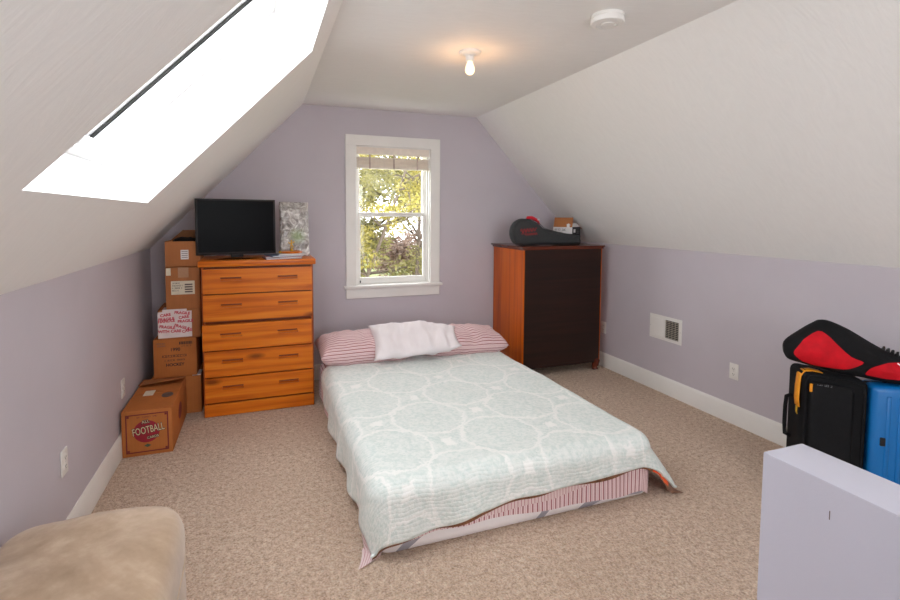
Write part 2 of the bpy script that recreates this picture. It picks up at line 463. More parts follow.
# floor
b = B(); b.box(XL-TH, XR+TH, YF-TH, TH, -.1, 0); struct(obj('floor', b, M['carpet'], smooth=0))
# knee walls
b = B(); b.box(XL-TH, XL, YF, 0, 0, HL); struct(obj('wall_left', b, M['lavender'], smooth=0))
b = B(); b.box(XR, XR+TH, YF, 0, 0, HR); struct(obj('wall_right', b, M['lavender'], smooth=0))
# gable walls with a window hole
def gable(name, y0, y1, hole):
    x0, x1, z0, z1 = hole
    outer = [(XL-TH, 0), (XR+TH, 0), (XR+TH, HR), (XR, HR), (XCR, H), (XCL, H), (XL, HL), (XL-TH, HL)]
    def top(x):
        if x <= XL: return HL
        if x < XCL: return HL+(x-XL)*(H-HL)/(XCL-XL)
        if x <= XCR: return H
        if x < XR: return H-(x-XCR)*(H-HR)/(XR-XCR)
        return HR
    b = B()
    b.prism([(XL-TH, 0), (x0, 0), (x0, top(x0))]+([(XCL, H)] if x0 > XCL else [])+[(XL, HL), (XL-TH, HL)], y0, y1)
    b.prism([(x1, 0), (XR+TH, 0), (XR+TH, HR), (XR, HR)]+([(XCR, H)] if x1 < XCR else [])+[(x1, top(x1))], y0, y1)
    b.prism([(x0, 0), (x1, 0), (x1, z0), (x0, z0)], y0, y1)
    mid = [(x, H) for x in (XCR, XCL) if x0 < x < x1]
    b.prism([(x0, z1), (x1, z1), (x1, top(x1))]+mid+[(x0, top(x0))], y0, y1)
    return struct(obj(name, b, M['lavender'], smooth=0))
WX0, WX1, WZ0, WZ1 = 1.075, 1.799, .842, 2.134
gable('wall_back', 0, TH, (WX0, WX1, WZ0, WZ1))
RX0, RX1, RZ0, RZ1 = .45, 2.45, .45, 2.22  # hole for the added rear window
gable('wall_front', YF-TH, YF, (RX0, RX1, RZ0, RZ1))
# flat ceiling
b = B(); b.box(XCL-.02, XCR+.02, YF, 0, H, H+.12); struct(obj('ceiling', b, M['ceiling'], smooth=0))
# sloping ceilings, left with its skylight shaft, right with one added for daylight
DEP = .27                                # depth of the skylight shafts
class Slope:
    def __init__(self, foot, head):
        self.P0 = Vector((foot[0], 0, foot[1])); v = Vector((head[0]-foot[0], 0, head[1]-foot[1]))
        self.L = v.length; self.u = v.normalized(); self.n = Vector((-self.u.z, 0, self.u.x))
        if self.n.z < 0: self.n.negate()
    def p(self, s, y, d=0.0): return self.P0+self.u*s+self.n*d+Vector((0, y, 0))
    def mtx(self):
        u, n = self.u, self.n
        return Matrix(((u.x, 0, n.x, self.P0.x), (0, 1, 0, 0), (u.z, 0, n.z, self.P0.z), (0, 0, 0, 1)))
    def build(self, name, trim, win, S0, S1, YA, YB):
        SP = self.p
        b = B(); ys = [YF, YA, YB, 0]; ss = [0, S0, S1, self.L]
        for i in range(3):
            for j in range(3):
                if i == 1 and j == 1: continue
                b.quad(SP(ss[i], ys[j]), SP(ss[i], ys[j+1]), SP(ss[i+1], ys[j+1]), SP(ss[i+1], ys[j]))
                b.quad(SP(ss[i], ys[j], DEP), SP(ss[i+1], ys[j], DEP), SP(ss[i+1], ys[j+1], DEP), SP(ss[i], ys[j+1], DEP))
        b.quad(SP(0, YF), SP(0, YF, DEP), SP(0, 0, DEP), SP(0, 0))
        b.quad(SP(self.L, YF), SP(self.L, 0), SP(self.L, 0, DEP), SP(self.L, YF, DEP))
        bmesh.ops.remove_doubles(b.bm, verts=b.bm.verts, dist=.0005)
        struct(obj(name, b, M['plaster'], smooth=0))
        b = B(); E = DEP+.1
        b.quad(SP(S0, YA), SP(S0, YB), SP(S0, YB, E), SP(S0, YA, E))
        b.quad(SP(S1, YA), SP(S1, YA, E), SP(S1, YB, E), SP(S1, YB))
        b.quad(SP(S0, YA), SP(S0, YA, E), SP(S1, YA, E), SP(S1, YA))
        b.quad(SP(S0, YB), SP(S1, YB), SP(S1, YB, E), SP(S0, YB, E))
        struct(obj(trim, b, M['reveal'], smooth=0))
        t = bpy.data.objects.new(win, None); COL.objects.link(t); struct(t)
        m = self.mtx()
        def ringbox(s0, s1, y0, y1, w, d0, d1):
            b = B()
            for a in ((s0, s0+w, y0, y1), (s1-w, s1, y0, y1), (s0+w, s1-w, y0, y0+w), (s0+w, s1-w, y1-w, y1)): b.box(*a, d0, d1, .004, 1, m)
            return b
        obj('frame', ringbox(S0-.02, S1+.02, YA-.02, YB+.02, .06, DEP-.01, DEP+.085), M['reveal'], t)
        obj('dark_gap', ringbox(S0+.02, S1-.02, YA+.02, YB-.02, .024, DEP+.084, DEP+.101), M['dark'], t)  # black ring: darkness of the frame-to-sash gap put into colour
        obj('sash', ringbox(S0-.01, S1+.01, YA-.01, YB+.01, .085, DEP+.100, DEP+.18), M['reveal'], t)
        b = B(); b.box(S0+.05, S1-.05, YA+.05, YB-.05, DEP+.155, DEP+.165, 0, 1, m); obj('pane', b, M['glass'], t)
        b = B(); b.box(S0+.03, S0+.075, YB-.62, YB-.05, DEP+.03, DEP+.07, .004, 1, m); obj('operator_bar', b, M['reveal'], t)
SL_L = Slope((XL, HL), (XCL, H)); SL_R = Slope((XR, HR), (XCR, H))
S0, S1, YA, YB = .461, 1.598, -3.110, -1.757
SL_L.build('ceiling_left', 'trim_1', 'window_2', S0, S1, YA, YB)
S2, S3, YC, YD = .95, 1.50, -5.70, -4.60
SL_R.build('ceiling_right', 'added_skylight_trim', 'added_skylight', S2, S3, YC, YD)  # unseen skylight behind the camera, added to bring in daylight

# baseboards
def base(name, b): return struct(obj(name, b, M['trim']))
prof = [(0, 0), (.016, 0), (.016, .118), (.010, .130), (.004, .140), (0, .140)]
b = B(); b.prism([(XL+x, z) for x, z in prof], YF, 0); base('baseboard_left', b)
b = B(); b.prism([(XR-x, z) for x, z in prof], YF, 0); base('baseboard_right', b)
b = B(); b.box(XL+.016, XR-.016, -.016, 0, 0, .14, .003, 1); base('baseboard_back', b)
# stair half wall
b = B(); b.box(1.250, 1.371, YF, -3.786, 0, 1.0, .004, 2)
hw = struct(obj('wall_stair', b, M['halfwall']))
b = B(); b.box(1.2494, 1.2502, -3.9210, -3.9195, .930, .947); obj('scuff_mark', b, M['ink_grey'], hw)

# ------------------------------------------------------------------ windows
def make_window(name, x0, x1, z0, z1, y, out, two=False):
    """out=+1: outside lies at +y.  returns root"""
    r = bpy.data.objects.new(name, None); COL.objects.link(r); struct(r); r.location = (0, y, 0)
    if out < 0: r.rotation_euler = (0, 0, PI); 
    sx = (lambda a, c: (a, c)) if out > 0 else (lambda a, c: (-c, -a))
    a, c = sx(x0, x1)
    cw = .093
    b = B()
    b.box(a-cw, a+.004, -.02, 0, z0-.01, z1, .003, 1); b.box(c-.004, c+cw, -.02, 0, z0-.01, z1, .003, 1)
    b.box(a-cw, c+cw, -.021, 0, z1-.004, z1+cw, .003, 1)
    obj('casing', b, M['trim'], r)
    b = B(); b.box(a-cw-.022, c+cw+.022, -.048, TH*.5, z0-.022, z0+.006, .005, 2); obj('sill', b, M['trim'], r)
    b = B(); b.box(a-cw, c+cw, -.019, 0, z0-.115, z0-.022, .003, 1); obj('apron', b, M['trim'], r)
    b = B()
    b.box(a-.001, a+.012, 0, TH, z0, z1, .001, 1); b.box(c-.012, c+.001, 0, TH, z0, z1, .001, 1)
    b.box(a, c, 0, TH, z1-.012, z1+.001, .001, 1); b.box(a, c, TH*.5, TH+.03, z0-.02, z0+.01, .001, 1)
    # stops
    b.box(a+.012, a+.026, .035, .052, z0, z1, .002, 1); b.box(c-.026, c-.012, .035, .052, z0, z1, .002, 1)
    obj('jamb', b, M['trim'], r)
    def sash(xa, xb, za, zb, ya, yb, glass, wbot, wtop):
        w = .042
        b = B()
        b.box(xa, xa+w, ya, yb, za, zb, .003, 1); b.box(xb-w, xb, ya, yb, za, zb, .003, 1)
        b.box(xa+w, xb-w, ya, yb, za, za+wbot, .003, 1); b.box(xa+w, xb-w, ya, yb, zb-wtop, zb, .003, 1)
        s = obj('sash', b, M['trim'], r)
        b = B(); b.box(xa+w, xb-w, (ya+yb)/2-.003, (ya+yb)/2+.003, za+wbot, zb-wtop); obj('pane', b, glass, s)
        return s
    spans = [(a+.012, c-.012)] if not two else [(a+.012, (a+c)/2-.03), ((a+c)/2+.03, c-.012)]
    if two:
        b = B(); b.box((a+c)/2-.03, (a+c)/2+.03, .03, TH, z0, z1, .003, 1); obj('mullion', b, M['trim'], r)
    for xa, xb in spans:
        zm = (z0+z1)/2+.015
        s = sash(xa, xb, z0+.006, zm+.02, .055, .088, M['screen_glass'], .062, .034)
        b = B(); b.box((xa+xb)/2-.03, (xa+xb)/2+.03, .035, .055, zm+.02, zm+.034, .004, 2); obj('sash_lock', b, M['plate'], s)
        sash(xa, xb, zm-.018, z1-.012, .092, .125, M['glass'], .034, .042)
    return r
w1 = make_window('window_1', WX0, WX1, WZ0, WZ1, 0, 1)
b = B(); b.box(WX0+.046, WX0+.054, .040, .054, .862, .885, .002, 1); obj('tilt_latch', b, M['dark'], w1)
make_window('added_rear_window', RX0, RX1, RZ0, RZ1, YF, -1, True)  # unseen window in the rear gable, added to let daylight in

# raised blind
bl = thing('window_blind', 'raised cream slatted blind bunched at the top of the window', 'blind', (0, .012, 0))
M['blind'] = plain('cream_blind', lin(236, 226, 214), .6, .05, 30, .06)
M['blind_tape'] = plain('blind_tape', lin(186, 168, 158), .7, .05, 40, .1)
b = B(); b.box(WX0+.004, WX1-.004, -.008, .034, 2.058, 2.126, .004, 2); obj('headrail', b, M['blind'], bl)
for k in range(7):
    z = 1.947+k*.0125
    b = B(); b.box(WX0+.013, WX1-.014, -.006+(.003 if k % 2 else 0), .032, z, z+.0095, .003, 1); obj('slat', b, M['blind'], bl)
b = B(); b.box(WX0+.012, WX1-.013, -.007, .033, 1.928, 1.946, .004, 2); obj('bottom_rail', b, M['blind'], bl)
for x in (1.21, 1.44, 1.67):
    b = B(); b.box(x-.008, x+.008, -.0085, -.0055, 1.927, 2.06, .0008, 1); obj('ladder_tape', b, M['blind_tape'], bl)
b = B(); b.tube([(WX0+.03, -.012, 2.07), (WX0+.028, -.014, 1.7), (WX0+.03, -.014, 1.2)], .0018, 6); b.lathe([(0, 0), (.006, .004), (.004, .03), (0, .034)], (WX0+.03, -.014, 1.168), 10)
obj('pull_cord', b, M['blind'], bl)

# ------------------------------------------------------------------ ceiling lamp, smoke detector
lp = thing('ceiling_lamp', 'bare lit bulb in a white porcelain holder on the flat ceiling', 'lamp', (1.435, -1.774, H))
b = B(); b.lathe([(0, 0), (.066, 0), (.066, -.008), (.060, -.014), (.036, -.018), (.026, -.026), (0, -.026)], n=36); obj('canopy', b, M['trim'], lp)
b = B(); b.lathe([(0, -.024), (.024, -.024), (.024, -.05), (.021, -.056), (0, -.056)], n=28); obj('socket', b, M['trim'], lp)
M['bulb_glass'] = M['bulb']
b = B(); b.lathe([(0, -.052), (.014, -.054), (.017, -.064), (.024, -.082), (.0285, -.102), (.025, -.120), (.014, -.131), (0, -.135)], n=28); obj('bulb', b, M['bulb'], lp)
sd = thing('smoke_detector', 'round white smoke detector on the flat ceiling', 'smoke detector', (1.843, -2.495, H))
b = B(); b.lathe([(0, 0), (.078, 0), (.080, -.014), (.076, -.016), (0, -.016)], n=44); obj('mounting_plate', b, M['trim'], sd)
b = B(); b.lathe([(0, -.012), (.076, -.012), (.080, -.030), (.076, -.040), (.054, -.044), (.050, -.0415), (.034, -.0415), (.030, -.046), (0, -.047)], n=44)
obj('cover', b, M['trim'], sd)
b = B(); b.lathe([(0, -.042), (.010, -.042), (.009, -.049), (0, -.050)], (.036, -.01, 0), 16); obj('test_button', b, M['plate'], sd)

# ------------------------------------------------------------------ outlets and vent (built facing -y, plate back at y=0)
def make_outlet(label, loc, rz):
    o = thing('wall_outlet', label, 'outlet', loc, rz, 'white wall outlets')
    b = B(); b.box(-.036, .036, -.006, 0, -.058, .058, .003, 2); obj('cover_plate', b, M['plate'], o)
    for s in (-1, 1):
        b = B(); b.prism([(.017*math.cos(t), s*.0195+max(-.0125, min(.0125, .017*math.sin(t)))) for t in [2*PI*k/24 for k in range(24)]], -.0085, -.004, .0008, 1)
        f = obj('receptacle', b, M['plate'], o)
        b = B(); b.box(-.0075, -.0050, -.0092, -.0080, s*.0195-.002, s*.0195+.0065); b.box(.0050, .0072, -.0092, -.0080, s*.0195-.001, s*.0195+.0055)
        b.cyl((0, -.0092, s*.0195-.007), (0, -.008, s*.0195-.007), .0025, n=10); obj('socket_face', b, M['dark'], f)
    b = B(); b.cyl((0, -.0075, 0), (0, -.005, 0), .003, n=12); obj('screw', b, M['metal'], o)
    return o
ou = make_outlet('white outlet on left wall above the beige ottoman', (XL, -1.957, .402), PI/2)
dup(ou, (XL, -.960, .398), PI/2, 'white outlet on left wall beside the football carton')
dup(ou, (XR, -1.957, .382), -PI/2, 'white outlet on right wall to the right of the vent')
dup(ou, (XR, -.520, .392), -PI/2, 'white outlet low on right wall beside the tall dark chest')
ve = thing('wall_vent', 'white rectangular vent register low on the right wall', 'vent', (XR, -1.308, .553), -PI/2)
b = B()
W2, H2 = .174, .104
b.box(-W2, W2, -.006, 0, -H2, H2, .002, 1)
b.box(-W2+.022, -.006, -.010, -.005, -H2+.026, H2-.026, .002, 1)
obj('cover_plate', b, M['trim'], ve)
b = B(); b.box(.006, W2-.03, -.0068, -.0055, -H2+.028, H2-.028); obj('opening', b, M['dark'], ve)
b = B()
for k in range(10):
    z = -H2+.035+k*.0152
    b.box(.006, W2-.03, -.012, -.0065, z-.0022, z+.0022, .0008, 1, T(0, 0, 0))
for k in range(5):
    x = .012+k*.033
    b.box(x-.0012, x+.0012, -.0105, -.0065, -H2+.03, H2-.03)
M['grille'] = plain('vent_grille', lin(170, 162, 148), .5, .05, 30, 0)
obj('grille', b, M['grille'], ve)
for x, z in ((-W2+.012, 0), (W2-.012, 0)):
    b = B(); b.cyl((x, -.008, z), (x, -.005, z), .004, n=12); obj('screw', b, M['metal'], ve)

# ------------------------------------------------------------------ pine chest of drawers
DX0, DX1, DY, DYB = -.160, .630, -.606, -.125
ch = thing('chest_of_drawers', 'tall orange pine chest of five drawers standing against the back wall', 'chest of drawers', (DX0, DY, 0))
DW, DD = DX1-DX0, DYB-DY
b = B(); b.box(-.018, DW+.020, -.010, DD, 1.116, 1.160, .006, 2); obj('top', b, M['pine'], ch)
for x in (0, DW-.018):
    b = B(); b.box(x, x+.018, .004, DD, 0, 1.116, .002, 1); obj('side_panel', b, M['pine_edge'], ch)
b = B(); b.box(.018, DW-.018, .03, DD-.005, .02, 1.11); obj('carcass', b, M['slot'], ch)
b = B(); b.box(.004, DW-.004, -.004, .018, .004, .094, .003, 1); obj('plinth', b, M['pine'], ch)
def drawer_front(x0, x1, z0, z1, yf, th, holes):
    xs = sorted({x0, x1, *[h[0] for h in holes], *[h[1] for h in holes]})
    zs = sorted({z0, z1, *[h[2] for h in holes], *[h[3] for h in holes]})
    b = B(); dep = .014
    for i in range(len(xs)-1):
        for j in range(len(zs)-1):
            a, c, d, e = xs[i], xs[i+1], zs[j], zs[j+1]
            inh = any(h[0] <= a and c <= h[1] and h[2] <= d and e <= h[3] for h in holes)
            y = yf+(dep if inh else 0)
            b.quad((a, y, d), (c, y, d), (c, y, e), (a, y, e))
            if inh:
                b.quad((a, yf, d), (a, y, d), (a, y, e), (a, yf, e)); b.quad((c, yf, d), (c, yf, e), (c, y, e), (c, y, d))
                b.quad((a, yf, d), (c, yf, d), (c, y, d), (a, y, d)); b.quad((a, yf, e), (a, y, e), (c, y, e), (c, yf, e))
    # sides, back
    y2 = yf+th
    b.quad((x0, yf, z0), (x0, yf, z1), (x0, y2, z1), (x0, y2, z0)); b.quad((x1, yf, z0), (x1, y2, z0), (x1, y2, z1), (x1, yf, z1))
    b.quad((x0, yf, z1), (x1, yf, z1), (x1, y2, z1), (x0, y2, z1)); b.quad((x0, yf, z0), (x0, y2, z0), (x1, y2, z0), (x1, yf, z0))
    b.quad((x0, y2, z0), (x0, y2, z1), (x1, y2, z1), (x1, y2, z0))
    bmesh.ops.remove_doubles(b.bm, verts=b.bm.verts, dist=.0003)
    bmesh.ops.recalc_face_normals(b.bm, faces=b.bm.faces)
    return b
for k, (z0, z1) in enumerate(((.919, 1.099), (.714, .909), (.503, .692), (.301, .490), (.108, .289))):
    yo = -.022 if k == 2 else -.002
    zc = (z0+z1)/2+.012; hs = []
    for xc in (.20, .60):
        hs.append((xc-.072, xc+.072, zc-.011, zc+.011))
    xo = -.008 if k == 2 else 0
    d = obj('drawer', drawer_front(.010+xo, DW-.010+xo, z0, z1, yo, .03+(.0 if k != 2 else .01), hs), M['pine'], ch, smooth=0)
    for h in hs:
        b = B(); b.box(h[0]+xo, h[1]+xo, yo-.004, yo+.010, h[3]-.004, h[3]+.006, .003, 2); obj('handle', b, M['slot'], d)

# things on the pine chest
tv = thing('television', 'black flat television standing on the pine chest', 'television', (.080, -.440, 1.160), math.radians(11))
b = B(); b.box(-.286, .286, -.016, .014, .034, .455, .004, 2); b.box(-.20, .20, .012, .042, .10, .34, .012, 2); obj('housing', b, M['plastic_black'], tv)
b = B(); b.box(-.270, .270, -.0172, -.0150, .054, .443); obj('screen', b, M['screen'], tv)
b = B(); b.box(-.045, .045, -.012, .022, .012, .062, .006, 2); obj('neck', b, M['plastic_black'], tv)
b = B(); b.prism([(.17*math.cos(2*PI*k/36), .088*math.sin(2*PI*k/36)) for k in range(36)], -.012, 0, .004, 2, RX(PI/2)); 
bmesh.ops.translate(b.bm, verts=b.bm.verts, vec=(0, -.005, 0)); obj('stand', b, M['gloss_black'], tv)

# a few magazines under the trophy
mags = [(.405, -.490, 8, .135, .152, .010, (112, 58, 88), 'purple magazine at the bottom of the pile on the pine chest'),
        (.430, -.485, -12, .130, .150, .009, (170, 58, 64), 'red magazine second from the bottom of the pile on the pine chest'),
        (.420, -.480, 16, .120, .142, .009, (92, 112, 146), 'blue magazine in the middle of the pile on the pine chest'),
        (.478, -.470, 4, .104, .138, .010, (190, 186, 180), 'pale paperback on top of the pile under the gold trophy')]
z = 1.160
for x, y, a, w, l, h, c, lab in mags:
    t = thing('magazine', lab, 'magazine', (x, y, z), math.radians(a), 'magazines on the pine chest')
    mm = plain('mag_cover_%d' % c[0], lin(*c), .3, .25, 22, 0)
    b = B(); b.box(-w, w, -.105, .105, h-.0012, h); b.box(-w, w, -.105, .105, 0, .0012); b.box(-w, -w+.0015, -.105, .105, 0, h); obj('cover', b, mm, t, smooth=0)
    b = B(); b.box(-w+.002, w-.002, -.103, .103, .0012, h-.0012); obj('pages', b, M['white_paper'], t, smooth=0)
    z += h
tr = thing('trophy', 'small gold figure trophy on a round wooden base atop the magazines', 'trophy', (.480, -.462, z), 0)
b = B(); b.lathe([(0, 0), (.082, 0), (.084, .004), (.080, .012), (.072, .015), (0, .015)], n=40); obj('base', b, M['pine'], tr)
b = B(); b.lathe([(0, .015), (.014, .015), (.011, .022), (.007, .028), (.008, .038), (0, .040)], n=20)
b.tube([(-.008, 0, .036), (-.007, 0, .050), (-.002, 0, .064), (0, 0, .080)], [.004, .0045, .005, .007], 10)
b.tube([(.012, 0, .037), (.008, 0, .050), (.002, 0, .064)], [.004, .0045, .005], 10)
b.tube([(0, 0, .078), (-.014, 0, .074), (-.024, 0, .086)], [.005, .004, .003], 8)
b.tube([(0, 0, .078), (.014, 0, .080), (.022, 0, .092)], [.005, .004, .003], 8)
b.ell((0, 0, .092), .007, .007, .009, 14, 10)
obj('figure', b, M['gold'], tr)
b = B(); b.ell((-.088, -.01, .008), .012, .012, .010, 16, 10); obj('gold_knob', b, M['gold'], tr)
pk = thing('plastic_bag', 'clear crinkled plastic bag propped upright behind the gold trophy', 'bag', (.512, -.385, 1.160), 0)
def bagf(s):
    def f(u, v):
        x = -.113+.226*u; zz = .002+.44*v
        e = min(u, 1-u, v, 1-v)
        y = s*(.018*min(1, e*7)**.5)+.012*noise.noise(Vector((x*16, zz*16, s)))*min(1, e*8)
        return (x+.004*noise.noise(Vector((zz*20, 1, 0)))*(1 if u in (0, 1) else 0), y+.10*v, zz)
    return f
b = B(); b.grid(28, 44, bagf(-1)); b.grid(28, 44, bagf(1)); bmesh.ops.remove_doubles(b.bm, verts=b.bm.verts, dist=.0004)
bmesh.ops.recalc_face_normals(b.bm, faces=b.bm.faces)
obj('pouch', b, M['clear_bag'], pk, smooth=180)
b = B(); b.cyl((-.072, .072, .372), (-.072, .067, .374), .012, n=20); obj('white_disc', b, M['white_paper'], pk)  # small plain white disc near the bag's top left
b = B(); b.box(-.114, .114, .096, .102, .404, .418, .002, 1); obj('seal_strip', b, M['tape'], pk)

# ------------------------------------------------------------------ cartons
def carton(label, x0, x1, y0, y1, z0, z1, rz=0, mat='card', top='closed', name='cardboard_box'):
    cx, cy = (x0+x1)/2, (y0+y1)/2
    t = thing(name, label, 'box', (cx, cy, z0), math.radians(rz))
    w, d, h = (x1-x0)/2, (y1-y0)/2, z1-z0
    b = B()
    if top == 'closed':
        b.box(-w, w, -d, d, 0, h, .004, 2)
        obj('body', b, M[mat], t)
        for s in (-1, 1):
            b = B(); b.box(-w+.001, w-.001, (.002 if s > 0 else -d+.002), (d-.002 if s > 0 else -.002), h-.001, h+.0035, .001, 1); obj('flap', b, M[mat], t)
    else:
        k = .004
        b.box(-w, w, -d, -d+k, 0, h); b.box(-w, w, d-k, d, 0, h); b.box(-w, -w+k, -d+k, d-k, 0, h); b.box(w-k, w, -d+k, d-k, 0, h); b.box(-w, w, -d, d, 0, k)
        obj('body', b, M[mat], t)
    return t, w, d, h
def panel(t, name, mat, x0, x1, z0, z1, d, eps=.0012, par=None):
    b = B(); b.box(x0, x1, -d-eps, -d+.0004, z0, z1); return obj(name, b, M[mat], par or t, smooth=0)
# football carton, front left
t, w, d, h = carton('cardboard carton printed FOOTBALL on the floor against the left wall', -.570, -.292, -1.095, -.47, 0, .283, 0, 'card_orange')
b = B(); fx, fz0, fz1 = w-.022, .022, h-.018
for a in ((-fx, fx, fz1-.007, fz1), (-fx, fx, fz0, fz0+.007), (-fx, -fx+.007, fz0, fz1), (fx-.007, fx, fz0, fz1)):
    b.box(a[0], a[1], -d-.0010, -d, a[2], a[3])
for sx in (-1, 1):
    for zz in (fz0+.014, fz1-.014): b.box(sx*(fx-.014)-.006, sx*(fx-.014)+.006, -d-.001, -d, zz-.006, zz+.006)
obj('printed_border', b, M['ink_red'], t, smooth=0)
b = B()
b.prism([(.072*math.cos(q)-.004, .152+.070*math.sin(q)) for q in [2*PI*k/32 for k in range(32)]], -d-.0010, -d)
obj('printed_ball', b, M['ink_crimson'], t, smooth=0)
FM = lambda x, z, e, r=0: T(x, -d-e, z) @ RY(-r) @ FRONT
b = B(); b.text('FOOTBALL', .064, FM(.006, .162, .0016, .14) @ Matrix.Scale(.56, 4, (1, 0, 0)), bold=.0032); b.text('ALL', .026, FM(-.008, .214, .0016, .14), bold=.003); b.text('CARDS', .020, FM(.03, .114, .0016, .14), bold=.003); obj('lettering_outline', b, M['ink_black'], t, smooth=0)
b = B(); b.text('FOOTBALL', .064, FM(.006, .162, .0026, .14) @ Matrix.Scale(.56, 4, (1, 0, 0)), bold=.0002); b.text('ALL', .026, FM(-.008, .214, .0026, .14)); b.text('CARDS', .020, FM(.03, .114, .0026, .14)); obj('lettering', b, M['ink_cream'], t, smooth=0)
b = B(); b.prism([(0, .052), (.020, .062), (0, .074), (-.020, .062)], -d-.001, -d); obj('printed_emblem', b, M['ink_green'], t, smooth=0)
b = B(); scrawl(b, -.055, .055, .244, .008, -d-.0004, 21); obj('small_lettering', b, M['ink_red'], t, smooth=0)
# top print, labels, raised rear flap, side print
b = B(); b.box(-.075, -.015, -.04, .06, h+.0035, h+.0045); obj('paper_label', b, M['paper'], t, smooth=0)
b = B(); b.prism([(.075+.035*math.cos(q), -.06+.05*math.sin(q)) for q in [2*PI*k/20 for k in range(20)]], 0, .001, mtx=T(0, .0, h+.0035) @ RX(PI/2) @ Matrix.Scale(-1, 4, (0, 0, 1)))
for v in b.bm.verts: v.co.z = h+.0036+(.001 if v.co.z > h+.0040 else 0)
obj('printed_mark', b, M['ink_grey'], t, smooth=0)
b = B(); b.box(-w+.002, w-.002, d-.17, d, 0, .004, .001, 1, T(0, 0, 0))
for v in b.bm.verts:
    f = (d-v.co.y)/.17; v.co.z += h+.004+.040*math.sin(f*PI*.5)*(.35+.65*(v.co.x+w)/(2*w))
obj('raised_flap', b, M['card'], t, smooth=0)
b = B(); b.prism([(.085*math.cos(q)*.8, .15+.055*math.sin(q)) for q in [2*PI*k/24 for k in range(24)]], -.001, 0, mtx=T(w+.0002, 0, 0) @ RZ(PI/2)); obj('side_print', b, M['ink_red'], t, smooth=0)
# bottom carton of the stack
t, w, d, h = carton('plain cardboard box at the bottom of the stack beside the pine chest', -.520, -.190, -.465, -.14, 0, .290, 0, 'card_orange')
b = B(); b.box(w-.06, w-.001, -d-.0005, -d+.12, h-.004, h+.006, .001, 1); obj('packing_tape', b, M['tape'], t)
# hockey carton
t, w, d, h = carton('cardboard box with dark printed HOCKEY lettering, second from the bottom of the stack', -.500, -.214, -.480, -.14, .2945, .575, 0, 'card_orange')
FM = lambda x, z, e, r=0: T(x, -d-e, z) @ RY(-r) @ FRONT
b = B()
b.text('1990', .034, FM(.0, .205, .001), bold=.0006); obj('date_lettering', b, M['ink_black'], t, smooth=0)
b = B(); scrawl(b, -.085, .075, .158, .017, -d-.0004, 3)
scrawl(b, -.070, .062, .126, .012, -d-.0004, 4); obj('small_lettering', b, M['ink_black'], t, smooth=0)
b = B(); b.text('HOCKEY', .030, FM(-.002, .092, .001), bold=.0010)
obj('lettering', b, M['ink_black'], t, smooth=0)
b = B(); scrawl(b, -.120, -.065, .254, .011, -d-.0004, 5); scrawl(b, -.115, -.055, .236, .010, -d-.0004, 6)
obj('small_lettering', b, M['ink_grey'], t, smooth=0)
b = B()
x = .028
for k, ww in enumerate((.006, .003, .008, .004, .006, .003, .007, .004, .006, .005, .004)):
    b.box(x, x+ww, -d-.001, -d, .240, .262); x += ww+.003
scrawl(b, .045, .105, .228, .010, -d-.0004, 7)
obj('barcode', b, M['ink_black'], t, smooth=0)
# taped carton
t, w, d, h = carton('cardboard box with white and red printed tape across its front, third from the bottom', -.470, -.190, -.475, -.14, .579, .795, 2, 'card')
b = B(); b.box(-w-.0012, w-.058, -d-.0014, -d, .010, h-.012); b.box(-w+.03, w-.09, -d-.0012, -d+.10, h+.0036, h+.005); b.box(-w+.03, w-.09, -d-.0014, -d, h-.013, h+.005)
tp = obj('printed_tape', b, M['tape'], t, smooth=0)
FM = lambda x, z, e, r=0: T(x, -d-e, z) @ RY(-r) @ FRONT
b = B()
for k, (x, zz, s, r) in enumerate(((-.085, .150, 'FRAGILE', .05), (-.085, .135, 'HANDLE', .05), (.02, .190, 'FRAGILE', -.12), (.03, .158, 'CARE', .1), (-.08, .090, 'FRAGILE', -.15), (-.065, .058, 'WITH CARE', -.02), (.015, .085, 'FRAGILE', -.35), (.05, .055, 'CARE', .2), (.04, .128, 'FRAGILE', .02), (-.09, .180, 'CARE', .1))):
    b.text(s, .028, FM(x, zz, .002, r), bold=.0012)
obj('tape_print', b, M['pink_ink'], tp, smooth=0)
# labelled carton
t, w, d, h = carton('cardboard box with a cream shipping label, second from the top of the stack', -.408, -.180, -.480, -.18, .7995, 1.108, 0, 'card')
lb = panel(t, 'shipping_label', 'paper', -.078, .078, .108, .208, d)
FM = lambda x, z, e, r=0: T(x, -d-e, z) @ RY(-r) @ FRONT
b = B()
for k, (zz, xe) in enumerate(((.192, -.02), (.174, .0), (.156, -.005), (.138, -.03))): scrawl(b, -.070, xe, zz, .010, -d-.0013, 10+k)
for zz in (.176, .158, .140, .122): b.box(.012, .064, -d-.0022, -d-.001, zz, zz+.010)
obj('label_print', b, M['ink_grey'], lb, smooth=0)
panel(t, 'corner_sticker', 'paper', -w+.006, -w+.036, h-.058, h-.004, d)
b = B(); b.box(-.03, .04, -d-.0008, -d, h-.075, h); M['clear_tape'] = plain('clear_tape', lin(186, 140, 104), .12, .05, 30, .1, coat=.6); obj('packing_tape', b, M['clear_tape'], t, smooth=0)
